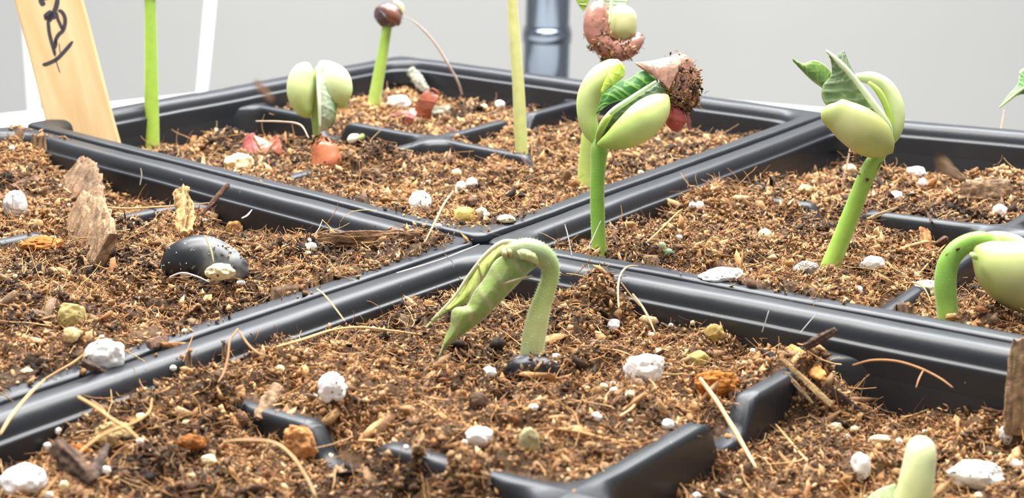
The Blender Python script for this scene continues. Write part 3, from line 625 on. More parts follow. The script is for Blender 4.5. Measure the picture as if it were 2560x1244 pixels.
# --- large two-lobed seedling
g = Plant('two_lobed_seedling', 1497, 640, 'large seedling in front with two open pale green seed lobes and a soil-crusted pink husk')
_, GV, _ = g.body('stem', [(1499, 668, 0, 19), (1498, 630, 0, 18), (1495, 560, 0, 18), (1493, 480, 0, 18), (1496, 410, 0, 19), (1499, 372, 0, 22), (1501, 348, 0, 14)], 'stem', [lin('a8cf5c'), lin('94c63e'), lin('86bd33'), lin('86b83a'), lin('8db949')], n=50, seg=22)
hairs(GV, g.root, 1500, .014, .0008)
cb = g.body('cotyledon', [(1491, 362, .1, 5), (1478, 330, .1, 20), (1468, 288, .1, 25), (1473, 240, .1, 30), (1498, 200, .1, 33), (1528, 173, .12, 27), (1550, 160, .15, 14)], 'coty', [lin('c3dc74'), lin('cfe485'), lin('dcec98'), lin('e6f0a8'), lin('e2ed9c')], n=44, seg=28, flat=.9)[0]
leaf(g, 'inner_face', [(1550, 158, -.12), (1530, 174, -.16), (1514, 196, -.2), (1502, 226, -.22)], [(1562, 166, -.05), (1560, 190, -.1), (1536, 212, -.16), (1508, 240, -.2)], cb, 'coty', col=lin('c0d84e'), vcol=lin('d0e070'), veins=2, bulge=.03, thick=.05, label='yellow-green inner face')
leaf(g, 'leaf', [(1490, 285, -.18), (1508, 232, -.2), (1540, 206, -.16), (1575, 195, -.14), (1605, 176, -.12), (1640, 180, -.1)], [(1500, 275, -.3), (1530, 258, -.3), (1562, 248, -.28), (1595, 232, -.25), (1620, 218, -.22), (1645, 205, -.2)], bulge=.05, veins=6, vcol=lin('a6e052'), col=lin('2f7a20'), col2=lin('2a6e1c'), vdepth=.014, label='dark green leaf with bright yellow-green veins', edge=lin('7fb84a'), seed=6)
lg = leaf(g, 'leaf', [(1492, 345, -.16), (1500, 305, -.28), (1535, 272, -.34), (1575, 248, -.32), (1610, 226, -.3), (1650, 204, -.26)], [(1508, 345, -.2), (1535, 322, -.3), (1568, 292, -.34), (1600, 268, -.34), (1632, 248, -.32), (1665, 228, -.28)], bulge=.06, veins=9, vcol=lin('b4c4a4'), col=lin('90a986'), col2=lin('5f7d58'), vdepth=.02, wav=.03, label='grey-green folded leaf underside')
g.body('midrib', [(1495, 340, -.28, 5), (1508, 306, -.38, 7), (1535, 276, -.42, 8), (1570, 252, -.4, 7), (1605, 228, -.38, 6), (1640, 204, -.34, 4)], 'stem', [lin('b7cf6a'), lin('c3d2a8'), lin('c6d4ba'), lin('c0cfb4')], lg, n=30, seg=12)
g.body('petiole', [(1494, 358, -.1, 6), (1500, 330, -.34, 9), (1516, 300, -.42, 9), (1532, 282, -.42, 5)], 'stem', [lin('9cb94a'), lin('b9d060')], n=20, seg=12)
g.body('cotyledon', [(1495, 362, -.3, 5), (1512, 356, -.4, 15), (1540, 346, -.45, 30), (1574, 327, -.5, 41), (1608, 301, -.5, 46), (1636, 274, -.45, 40), (1655, 254, -.42, 27), (1668, 240, -.4, 8)], 'coty', [lin('a4c650'), lin('b5d162'), lin('c9dd7e'), lin('d3e28e'), lin('c8d985')], n=44, seg=30, flat=.85)
V1, F1 = tube([g.p(1672, 150, -.1), g.p(1690, 165, -.1), g.p(1700, 200, -.1), g.p(1700, 235, -.1), g.p(1692, 262, -.1), g.p(1688, 280, -.1)], [g.r(16), g.r(40), g.r(48), g.r(44), g.r(26), g.r(12)], 36, 26, .8, None, .14, 3)
cg = link('seed_coat', V1, F1, M['coat'], g.root, col=np.array(lin('ac7a68'))*(1+.3*vnoise(V1, 5, 2))[:, None]); cg['label'] = 'pink husk crusted with soil'
leaf(g, 'husk_flap', [(1585, 156, -.15), (1625, 148, -.2), (1665, 142, -.25), (1715, 137, -.2)], [(1610, 184, -.15), (1632, 192, -.3), (1655, 205, -.36), (1672, 225, -.38)], cg, 'coat', col=lin('c8a48c'), col2=lin('a87664'), vcol=lin('b98d78'), veins=3, thick=.02, wav=.05, bulge=.05, label='torn papery edge of the husk')
V2, F2 = tube([g.p(1688, 262, -.15), g.p(1690, 285, -.15), g.p(1690, 305, -.15), g.p(1692, 326, -.15)], [g.r(18), g.r(24), g.r(27), g.r(10)], 20, 20, .8, None, .06, 4)
link('husk_lobe', V2, F2, M['coat'], cg, col=lin('a8443e'), label='glossy dark red lower lobe')
leaf(g, 'husk_splinter', [(1700, 275, .05), (1712, 295, .08), (1722, 325, .1)], [(1712, 272, .05), (1724, 290, .08), (1730, 322, .1)], cg, 'coat', col=lin('b0605a'), vcol=lin('b0605a'), veins=1)
px_, py_, _z = to_px(V1)
crumbs_on(V1, cg, 520, (np.hypot((px_-1715)/38, (py_-225)/48) < 1.25) & ((V1-g.p(1700, 210, -.1))@Fw < .12), .019, out=.02)
crumbs_on(V1, cg, 130, py_ < 225, .015)
# --- seedling behind it
q_ = Plant('husked_seedling', 1458, 468, 'seedling behind the large one with a pink soil-caked husk around a pale seed half')
q_.body('stem', [(1456, 490, 0, 20), (1460, 455, 0, 18), (1463, 410, 0, 17), (1472, 330, 0, 17), (1488, 250, 0, 17), (1505, 185, 0, 15), (1517, 145, 0, 14), (1525, 110, 0, 12)], 'stem', [lin('bfd06c'), lin('b7cd62'), lin('a9c84e'), lin('a0c048')], n=40)
q_.body('cotyledon', [(1556, 14, 0, 12), (1555, 30, 0, 34), (1553, 55, 0, 40), (1550, 85, 0, 38), (1546, 110, 0, 22)], 'coty', [lin('f0f0c8'), lin('e3e4b0'), lin('cfcf90'), lin('c6c888')], n=36, seg=26)
V1, F1 = tube([q_.p(*z) for z in ((1505, 6, -.05), (1496, 25, -.08), (1492, 60, -.1), (1500, 95, -.12), (1525, 120, -.15), (1560, 125, -.15), (1588, 105, -.1), (1594, 85, -.05))], [q_.r(z) for z in (12, 26, 33, 33, 28, 26, 20, 10)], 44, 24, .8, None, .10, 3)
ch = link('seed_coat', V1, F1, M['coat'], q_.root, col=np.array(lin('ab7464'))*(1+.3*vnoise(V1, 5, 2))[:, None]); ch['label'] = 'pink husk wrapped round the seed half'
px_, py_, _z = to_px(V1); crumbs_on(V1, ch, 360, (np.hypot((px_-1535)/45, (py_-115)/30) < 1.3), .02, out=.02); crumbs_on(V1, ch, 50, None, .014)
leaf(q_, 'leaf', [(1436, -10, .1), (1445, 10, .1), (1458, 28, .1)], [(1474, -14, .1), (1472, 6, .1), (1462, 26, .1)], col=lin('9fbf52'), vcol=lin('b6d070'), veins=2)
leaf(q_, 'leaf', [(1480, -12, .15), (1500, 10, .12), (1520, 24, .1)], [(1578, -14, .15), (1570, 6, .12), (1562, 22, .1)], col=lin('a9bca0'), vcol=lin('dfe8d4'), veins=4, wav=.03)
q_.body('midrib', [(1529, -12, -.3, 3), (1527, 20, -.34, 3), (1523, 60, -.34, 3)], 'stem', lin('e3ecc8'), n=12, seg=8)
# --- right leafy seedling
r_ = Plant('leafy_seedling', 2076, 668, 'leaning seedling at right with a veined leaf fan and two oval seed lobes')
_, RV, _ = r_.body('stem', [(2066, 700, 0, 25), (2076, 665, 0, 24), (2096, 615, 0, 23), (2122, 550, 0, 22), (2145, 490, 0, 21), (2166, 440, 0, 21), (2188, 400, 0, 20), (2212, 372, .0, 12)], 'stem', [lin('b3d356'), lin('a6cc44'), lin('9dc63c'), lin('a0c548'), lin('a9c85c')], n=50, seg=22)
px_, py_, _z = to_px(RV); crumbs_on(RV, r_.root, 9, (py_ < 450) & ((RV-r_.p(2170, 430))@Fw < -.05), .024, name='soil_fleck', out=0)
hairs(RV, r_.root, 900, .012, .0007)
r_.body('cotyledon', [(2140, 192, .2, 9), (2178, 196, .2, 17), (2212, 215, .2, 20), (2232, 250, .2, 23), (2238, 290, .2, 24), (2234, 330, .18, 20), (2222, 362, .15, 9)], 'coty', [lin('e6eebc'), lin('eaf2c0'), lin('dfebac'), lin('cfdd92'), lin('b6cc6a')], n=40, seg=22)
r_.body('inner_rim', [(2172, 205, .0, 4), (2196, 228, .0, 8), (2214, 262, 0, 8), (2225, 300, .0, 7), (2222, 345, .0, 8)], 'coty', [lin('c9dc7c'), lin('b5cf52'), lin('a6c63c')], n=24, seg=12)
fr = leaf(r_, 'leaf', [(2068, 128, -.1), (2108, 172, -.12), (2145, 215, -.14), (2178, 258, -.14), (2205, 300, -.12), (2222, 350, -.08)], [(2072, 134, -.1), (2078, 182, .0), (2056, 216, .02), (2062, 258, .02), (2130, 320, -.1), (2200, 350, -.1)], bulge=.05, veins=9, vcol=lin('b9cda2'), col=lin('8ba678'), col2=lin('7d9c66'), slope=.4, vdepth=.03, wav=.02, edge=lin('b5cf8c'), label='grey-green folded leaf with raised pale veins', seed=3)
r_.body('midrib', [(2066, 126, -.12, 3), (2100, 156, -.18, 6), (2140, 202, -.2, 7.5), (2180, 255, -.22, 8.5), (2212, 300, -.2, 9), (2224, 330, -.16, 8), (2220, 360, -.1, 6)], 'stem', [lin('eef3dc'), lin('e8efd4'), lin('e4edcc'), lin('c9dc9a')], fr, n=36, seg=12)
leaf(r_, 'leaf', [(1981, 148, .1), (2008, 158, .1), (2036, 150, .1), (2062, 160, .08), (2080, 180, .05)], [(1983, 152, .1), (2004, 176, .1), (2030, 202, .1), (2055, 220, .08), (2062, 226, .05)], bulge=.04, veins=4, vcol=lin('9cc25a'), col=lin('7fb040'), col2=lin('6d8f5c'), edge=lin('c6d89a'), wav=.03, label='small pointed leaf tip to the left')
leaf(r_, 'leaf', [(2096, 134, .02), (2112, 128, .02), (2120, 150, .02), (2140, 190, .02)], [(2090, 140, 0), (2100, 160, 0), (2120, 185, 0), (2140, 205, 0)], col=lin('a5bf92'), vcol=lin('d3dfc6'), veins=4)
r_.body('cotyledon', [(2070, 268, -.25, 14), (2080, 278, -.3, 35), (2102, 290, -.32, 44), (2132, 310, -.34, 52), (2166, 335, -.34, 53), (2196, 355, -.32, 45), (2218, 370, -.3, 27), (2230, 380, -.28, 6)], 'coty', [lin('b4c06c'), lin('bdc67a'), lin('c4c784'), lin('b9bc70'), lin('b0b666'), lin('acb862')], n=50, seg=32, flat=.7, noise=.045, nf=3)
px_, py_, _z = to_px(RV); v_ = r_.p(2145, 385, .1)+rs.normal(0, .05, (60, 3)); crumbs_on(v_, r_.root, 40, None, .02, name='soil_crumb')
# --- arched bean at the right edge
j_ = Plant('arched_bean_seedling', 2370, 812, 'thick green bean stem arching into a big plump pale seed at the right edge')
_, JV, _ = j_.body('stem', [(2374, 850, .05, 27), (2372, 810, 0, 26), (2367, 760, 0, 26), (2363, 710, 0, 27), (2370, 660, 0, 26), (2392, 625, 0, 25), (2424, 606, 0, 24), (2456, 604, 0, 26), (2485, 612, .1, 20)], 'stem', [lin('a9c95a'), lin('9cc650'), lin('8dbd42'), lin('86b73a'), lin('94c042'), lin('a6c752')], n=50, seg=24)
hairs(JV, j_.root, 1200, .012, .0007)
j_.body('cotyledon', [(2432, 606, .3, 8), (2460, 598, .35, 16), (2500, 596, .4, 19), (2545, 612, .4, 22), (2600, 660, .4, 26), (2640, 720, .4, 12)], 'coty', [lin('dfe9a2'), lin('e9f0b4'), lin('e4ecae'), lin('d9e49c')], n=36, seg=20)
V1, F1 = tube([j_.p(*z) for z in ((2436, 612, -.05), (2462, 634, -.1), (2496, 660, -.15), (2540, 684, -.2), (2590, 702, -.2), (2640, 712, -.15), (2672, 716, -.1))], [j_.r(z) for z in (12, 42, 70, 84, 84, 60, 14)], 44, 32, .8)
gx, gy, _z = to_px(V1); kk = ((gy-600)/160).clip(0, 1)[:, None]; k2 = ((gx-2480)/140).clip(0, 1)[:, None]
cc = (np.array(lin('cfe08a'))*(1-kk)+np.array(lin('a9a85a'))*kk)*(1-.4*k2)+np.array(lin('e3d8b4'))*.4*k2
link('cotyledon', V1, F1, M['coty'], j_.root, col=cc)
j_.body('scar_flap', [(2428, 634, -.3, 5), (2436, 640, -.4, 8), (2444, 648, -.3, 3)], 'coty', lin('b9cf7a'), n=10, seg=10)
crumbs_on(JV, j_.root, 5, None, .018, name='soil_fleck', out=0)
# --- leaf reaching in from a seedling outside the frame
k_ = Plant('edge_seedling', 2640, 520, 'green leaf with a long pointed tip reaching in at the right edge')
kl = leaf(k_, 'leaf', [(2498, 268, 0), (2520, 240, 0), (2542, 214, 0), (2547, 190, 0), (2550, 176, 0), (2575, 165, 0), (2620, 160, 0)], [(2499, 270, 0), (2526, 248, -.05), (2550, 236, -.1), (2572, 236, -.1), (2595, 232, -.1), (2620, 215, -.1), (2640, 190, 0)], bulge=.06, veins=5, vcol=lin('a9d08c'), col=lin('6fae58'), col2=lin('4f8f3c'), edge=lin('dbe8c4'), wav=.03)
k_.body('midrib', [(2498, 269, -.04, 2), (2530, 243, -.1, 4), (2560, 220, -.16, 4), (2620, 185, -.1, 4), (2655, 190, 0, 8)], 'stem', lin('c6dc9c'), kl, n=20, seg=8)
k_.body('stem', [(2644, 540, 0, 15), (2650, 450, 0, 14), (2662, 300, 0, 13), (2655, 185, 0, 11)], 'stem', lin('9cc24a'))
# --- near stem at the bottom
n_ = Plant('near_hooked_seedling', 2280, 1300, 'blurred pale hooked stem poking up at the bottom right edge', D=13.6)
n_.body('stem', [(2262, 1400, 0, 52), (2274, 1310, 0, 50), (2286, 1240, 0, 46), (2295, 1180, .02, 41), (2303, 1135, .06, 37), (2303, 1122, .16, 34), (2296, 1130, .3, 33), (2286, 1190, .42, 34), (2270, 1290, .45, 34)], 'stem', [lin('dfe49a'), lin('e0e69c'), lin('e2e9a8'), lin('dde6ac'), lin('d3e09c'), lin('c3d384')], n=60, seg=26)
leaf(n_, 'leaf', [(2160, 1250, .1), (2195, 1224, .1), (2238, 1208, .1)], [(2180, 1330, 0), (2215, 1320, 0), (2250, 1300, 0)], col=lin('cfe0a6'), vcol=lin('dcebb8'), veins=3, bulge=.05)

# ---------------------------------------------------------------- wooden plant marker with its handwriting
Pm, Dm, um, vm = soil_hit(230, 372)
Dm = to_px(gpos(np.array([.35]), np.array([1.62]), np.array([-.5])))[2][0]
mk = empty('plant_marker', at(215, 420, Dm), 'flat wooden stick marker with black handwriting, leaning in the back pack at left', 'plant marker')
bl, br, tl, tr = at(137, 440, Dm-.0), at(322, 440, Dm+.25), at(0, -130, Dm+.1), at(165, -130, Dm+.35)
nz = np.cross(br-bl, tl-bl); nz /= np.linalg.norm(nz); nz = nz if nz@Fw > 0 else -nz; th_ = .17
def face(x, y):
    """point of the stick's front face seen at picture x, y"""
    d = at(x, y, 1)-CAM; return CAM+d*(((bl-CAM)@nz)/(d@nz))
N_ = 24; V = []
Lp = resample([(137, 440), (120, 332), (96, 232), (62, 100), (35, 0), (0, -130)], N_); Rp = resample([(325, 440), (302, 360), (275, 262), (236, 110), (205, -5), (165, -130)], N_)
for (ax_, ay_), (bx_, by_) in zip(Lp, Rp):
    A = face(ax_, ay_); B = face(bx_, by_); e1 = (B-A)*.03
    V += [A+nz*.03, A+e1, B-e1, B+nz*.03, B+nz*(th_-.03), B-e1+nz*th_, A+e1+nz*th_, A+nz*(th_-.03)]
F = grid_faces(N_, 8, True).tolist()+[list(range(8))[::-1], [(N_-1)*8+k for k in range(8)]]
st = link('wooden_stick', V, F, M['wood'], mk, smooth=False)
strokes = [([(106, 161), (113, 161), (122, 158), (140, 149), (154, 136), (170, 118), (182, 103)], 3.9), ([(138, 140), (134, 122), (128, 102), (123, 80), (121, 62), (120, 50)], 3.6),
           ([(137, 112), (140, 98), (147, 86), (156, 78), (161, 66), (163, 50), (159, 36), (152, 28), (145, 27)], 3.9), ([(141, 30), (144, 46), (150, 60), (156, 74)], 3.2),
           ([(110, 44), (120, 46), (128, 40), (134, 32), (140, 18), (143, 5), (144, -8)], 4.8), ([(102, -8), (104, 4), (110, 14)], 5.5), ([(112, 45), (122, 36), (131, 30)], 6.5), ([(122, 54), (130, 44), (139, 44)], 4.0),
           ([(136, 122), (140, 110), (139, 96)], 3.0), ([(139, 142), (141, 154), (146, 170), (150, 182)], 1.0), ([(148, 108), (149, 122), (151, 134)], .9), ([(104, -9), (114, -7), (124, -12)], 6)]
for pts_, w_ in strokes:
    P = resample([face(x, y) for x, y in pts_], 22); T = np.gradient(P, axis=0); T /= np.linalg.norm(T, axis=1)[:, None]; B = np.cross(T, nz)
    r0 = w_*1.25*Dm/FPX*np.sqrt(np.clip(1-np.abs(np.linspace(-1, 1, 22))**8, .15, 1))[:, None]
    V = np.stack([P-B*r0-nz*.001, P+B*r0-nz*.001, P+B*r0+nz*.004, P-B*r0+nz*.004], 1)-nz*.003
    F = grid_faces(22, 4, True).tolist()+[[3, 2, 1, 0], [84, 85, 86, 87]]
    link('ink_stroke', V.reshape(-1, 3), F, M['ink'], st, smooth=False)
# ---------------------------------------------------------------- loose bits lying on the soil
def lump(name, x, y, w_, h_, label, cat, col=(.86, .85, .82), mt='perlite', group=None, base=None, amp=.2, f=2.0, seed=None, deep=.8, sink=.25, col2=None, specks=0, D=None, lift=0.):
    """x, y: centre in the picture; w_, h_: size in picture px"""
    if D is None: P, D, _, _ = soil_hit(x, y+h_*.32)
    c = at(x, y, D-.02-lift); s = D/FPX; sd = seed if seed is not None else int(x*7+y) % 97
    V, F = blobV(c, w_*.56*s, h_*.58*s, w_*.5*s*deep, amp, f, base or (I3 if w_ > 26 else I2), sd)
    # chiselled facets
    d = V-c; r = np.linalg.norm(d, axis=1)
    for k in range(3):
        nrm = np.random.RandomState(sd*13+k).normal(size=3); nrm /= np.linalg.norm(nrm); lim = np.percentile(d@nrm, 93-k); ex = (d@nrm-lim).clip(0, None); d = d-nrm*ex[:, None]*.75
    V = c+d
    C = np.tile(np.array(col, float), (len(V), 1))
    if col2 is not None:
        k = (vnoise(V, 3/(w_*s), sd)*.5+.5)[:, None].clip(0, 1)**1.5; C = C*(1-k)+np.array(col2)*k
    o = tag(link(name, V, F.astype(np.int32), M[mt], None, C, smooth=True), label, cat, group)
    if specks: 
        i = rs.choice(np.where((V-c)@Fw < 0)[0], specks); v, f, cc = scatter(V[i], np.full((specks, 3), s*2.2)*rs.uniform(.5, 1.3, (specks, 1)), (ICO_V, ICO_F), .3, np.tile(lin('4a3a30'), (specks, 1)))
        q = link('dark_speck', v-0, f, M['soil'], o, cc); q.location = -np.array(o.location); q['kind'] = 'stuff'
    return o
W_ = (.96, .955, .94); CR = lin('efe2b8'); YG = lin('cfc387'); GYP = lin('c9c9c4')
BIG = [  # x y w h, label
 (262, 885, 86, 68, 'biggest white perlite lump lying on the lip at left, dark-pitted near its foot', W_, 9), (62, 1203, 104, 72, 'broad white perlite lump in the bottom left corner of the picture', W_, 0),
 (1610, 921, 96, 62, 'large rounded white perlite lump with two dark pits, right of the hooked seedling', W_, 8), (832, 968, 62, 66, 'craggy white perlite lump left of the black husk, speckled on its left side', W_, 14),
 (1803, 692, 110, 40, 'jagged white perlite slab lying against the lip in the right pack', W_, 3), (1200, 1092, 62, 42, 'white perlite lump at lower centre between the two divider stubs', W_, 2),
 (38, 514, 48, 64, 'upright white perlite lump with grey folds near the left edge beside the bark', (.80, .80, .79), 4), (1053, 507, 52, 54, 'leaning white perlite lump in front of the dark twig in the back pack', W_, 4),
 (598, 410, 62, 44, 'cream perlite lump on the back pack rim left of the red husk pieces', CR, 3), (995, 257, 54, 32, 'smooth white perlite lump beside the dark-headed seedling stem', W_, 0),
 (2152, 1166, 44, 58, 'tall white perlite lump left of the blurred near stem', W_, 2), (2437, 1188, 120, 62, 'long brown-stained white perlite lump right of the blurred near stem', (.86, .84, .8), 60),
 (2018, 671, 58, 34, 'greyish white perlite lump touching the foot of the leaning leafy seedling', GYP, 4), (2180, 657, 52, 32, 'blocky white perlite lump right of the leaning leafy seedling', W_, 2),
 (2290, 432, 48, 28, 'oval white perlite lump against the far wall of the sunken right cell', W_, 0), (2238, 490, 30, 22, 'small oval white perlite in the middle of the sunken right cell', W_, 0),
 (2500, 528, 32, 28, 'round white perlite near the right edge of the sunken cell', W_, 0), (2296, 984, 38, 52, 'squarish white perlite standing in the lower right cell under a thin fibre', W_, 4),
 (2514, 1087, 30, 42, 'small white perlite crossed by a fine root at the lower right edge', (.82, .82, .8), 5), (548, 678, 62, 34, 'cream pitted perlite in front of the black bean', CR, 5),
 (410, 482, 32, 30, 'grey perlite lump in shade against the far wall of the left pack', GYP, 4), (2124, 422, 30, 20, 'cream perlite lump behind the leaning stem at the pack corner', CR, 0),
 (2015, 475, 34, 24, 'yellowish perlite lump at the left end of the sunken right cell', YG, 2), (1750, 515, 22, 20, 'small bright perlite on top of the soil heap in the right pack', W_, 0),
 (1915, 588, 36, 26, 'pitted yellow-white perlite on the reddish soil heap in the right pack', CR, 6), (1160, 540, 46, 38, 'mossy yellow-green lump near the front corner of the back pack', lin('b9ac62'), 4),
 (1265, 548, 40, 20, 'cream shard at the very front corner of the back pack', CR, 2), (180, 790, 62, 58, 'cratered yellow-olive lump beside a dark hole in the left pack soil', lin('bfae72'), 8),
 (177, 836, 38, 32, 'knobbly cream lump below the cratered yellow lump', lin('e8cf98'), 3), (1745, 898, 54, 40, 'ribbed yellow-green lump right of the large rounded perlite', lin('bfb36c'), 4),
 (1787, 833, 44, 44, 'upright yellow-brown flake near the wall of the front pack', lin('b39a5c'), 3), (1325, 1100, 48, 56, 'pale olive leaf-like flake at lower centre', lin('b5aa80'), 3),
 (84, 1093, 40, 36, 'angular cream-white perlite above the broad lump in the lower left', (.88, .84, .76), 1), (2320, 725, 70, 44, 'crumbling cream perlite cluster right of the leafy seedling foot', CR, 8),
 (2085, 1068, 34, 22, 'pale cream cube-like perlite in the lower right cell', CR, 1), (2200, 1098, 46, 20, 'flat cream perlite flake left of the near stem top', CR, 2),
 (1222, 932, 34, 28, 'slanting small white perlite left of the black husk', W_, 2), (1421, 699, 24, 18, 'small white perlite on the soil clod right of the hook', W_, 0),
 (1390, 890, 16, 14, 'tiny white perlite touching the right end of the black husk', W_, 0), (750, 1108, 74, 80, 'rough orange-tan coir nugget lying in the blurred foreground', lin('c68f5c'), 0),
 (1196, 1005, 42, 44, 'round dark brown nugget in the soil below the hooked seedling', lin('6a5446'), 0), (1790, 960, 90, 60, 'frizzy orange coir tuft left of the divider notch', lin('c07e3c'), 0),
 (280, 1085, 84, 54, 'pale yellowish fibrous wad under crossed straws at lower left', lin('c2a878'), 0), (480, 1106, 60, 34, 'orange-brown bark crumb at lower left centre', lin('b0703a'), 0),
 (195, 1130, 56, 34, 'bright orange crumb touching the dark forked twig', lin('b8743a'), 0), (104, 612, 92, 36, 'ragged orange bark flake beside the divider at the left edge', lin('bb7a40'), 0),
 (140, 680, 62, 14, 'pale yellow crumbly streak on the soil at left', lin('d6c184'), 3), (1092, 215, 40, 26, 'white-grey bird-dropping-like crumb right of the red husk curl', (.7, .7, .68), 0),
]
for x, y, w_, h_, lb, col, sp in BIG:
    mt = 'bark' if ('coir' in lb or 'nugget' in lb or 'crumb' in lb and 'cream' not in lb or 'wad' in lb or 'bark' in lb) else 'perlite'
    nm = 'soil_nugget' if mt == 'bark' else 'perlite_lump'
    lb = lb.replace('bird-dropping-like ', '')
    lump(nm, x, y, w_, h_, lb, 'soil lump' if mt == 'bark' else 'perlite', col, mt, specks=sp, col2=tuple(np.array(col)*(.6 if mt == 'bark' else .86)), amp=.28 if mt == 'bark' else .2, f=3 if mt == 'bark' else 2, base=I4 if w_ > 60 else None, lift=.75 if 'front of the black bean' in lb else 0.)
SMALL = [(602, 707, 20), (616, 656, 12), (500, 562, 16), (512, 552, 12), (345, 745, 12), (462, 830, 16), (433, 920, 16), (534, 886, 16), (68, 930, 24), (50, 858, 8), (255, 842, 12), (38, 690, 10), (332, 548, 14), (778, 616, 24), (770, 633, 16), (775, 600, 10), (710, 607, 8),
 (289, 450, 12), (30, 370, 12), (172, 512, 8), (1142, 432, 22), (1180, 458, 26), (1152, 465, 24), (1164, 480, 14), (1068, 455, 10), (1095, 565, 18), (1205, 530, 26), (1216, 536, 14), (580, 487, 12), (1602, 432, 14), (1330, 296, 22), (1250, 262, 24), (1210, 268, 16),
 (1570, 762, 20), (1535, 812, 28), (1500, 808, 14), (1628, 836, 16), (1678, 812, 12), (1732, 806, 12), (1890, 830, 22), (1912, 828, 18), (1860, 906, 10), (1882, 876, 12), (1916, 908, 12), (1510, 965, 18), (1532, 958, 14), (1534, 975, 18), (1575, 985, 22), (1492, 1042, 24), (1670, 1060, 28), (1577, 1052, 12), (1335, 1018, 18), (1388, 906, 10), (700, 922, 22), (727, 898, 16), (788, 990, 10), (808, 998, 18), (1162, 1104, 12), (1015, 1118, 12), (825, 1140, 16), (145, 1076, 16), (118, 1115, 18), (352, 1042, 22), (350, 1103, 18), (265, 1175, 22), (160, 1213, 20), (122, 1238, 22), (297, 1205, 10), (522, 1150, 34), (1795, 1230, 16), (1742, 1240, 20), (2178, 985, 24), (2247, 1103, 16), (2312, 1078, 12), (2136, 1072, 20), (2118, 1092, 16), (2540, 1160, 24), (2446, 1240, 18), (2306, 456, 18), (2275, 485, 12), (2230, 464, 10), (2040, 508, 12), (2518, 544, 10), (2556, 480, 16), (1731, 512, 16), (1698, 593, 16), (1555, 598, 10), (1695, 565, 8), (2145, 726, 22), (2202, 696, 12), (1320, 940, 0)]
MARKS = [(515, 650, 'the black bean'), (1330, 910, 'the split black husk'), (1610, 921, 'the large rounded perlite'), (262, 885, 'the biggest perlite lump'), (62, 1203, 'the bottom-left perlite'),
    (1803, 692, 'the jagged perlite slab'), (1053, 507, 'the leaning perlite'), (1200, 1092, 'the lower-centre perlite'), (2152, 1166, 'the tall perlite by the near stem'), (2290, 1160, 'the near stem'),
    (832, 968, 'the craggy perlite'), (38, 514, 'the upright folded perlite'), (205, 540, 'the broad bark slabs'), (200, 1150, 'the blurred forked twig'), (812, 400, 'the orange-brown husk'), (1300, 360, 'the pale yellow stem'),
    (1460, 450, 'the husked seedling stem'), (1497, 620, 'the large seedling stem'), (2080, 660, 'the leaning leafy seedling'), (2370, 780, 'the arched stem'), (2030, 900, 'the orange bark chip'), (2296, 984, 'the squarish perlite'),
    (2437, 1188, 'the stained perlite lump'), (2290, 432, 'the oval perlite lump'), (1820, 1060, 'the thick pale straw'), (675, 1005, 'the split wood chip'), (1470, 710, 'the tall soil clod'), (1195, 595, 'the pack corner'), (750, 1108, 'the orange-tan nugget'), (450, 960, 'the lower left soil mound')]
DIRS = ['right of', 'above and right of', 'above', 'above and left of', 'left of', 'below and left of', 'below', 'below and right of']
seen = {}
for i, (x, y, s_) in enumerate(SMALL):
    if not s_: continue
    wd = ('cream', 'white')[i % 3 != 2]; sz = 'small' if s_ > 19 else 'tiny'
    ms = sorted(MARKS, key=lambda q: math.hypot(q[0]-x, q[1]-y)); lb = None
    for mx_, my_, nm in ms[:3]:
        dd = math.hypot(mx_-x, my_-y); dr = DIRS[int(round(math.degrees(math.atan2(my_-y, x-mx_))/45)) % 8]
        c_ = f"{sz} {wd} perlite grain {'close by, ' if dd < 75 else ''}{dr} {nm}"
        if c_ not in seen: lb = c_; break
    if lb is None: lb = f"{sz} {wd} perlite grain {'far' if dd > 150 else 'some way'} {dr} {ms[3][2]}"
    seen[lb] = 1
    lump('perlite_grain', x, y, s_, s_*rs.uniform(.7, 1.0), lb, 'perlite', [W_, W_, CR][i % 3], group='small perlite grains', amp=.22, deep=.9)

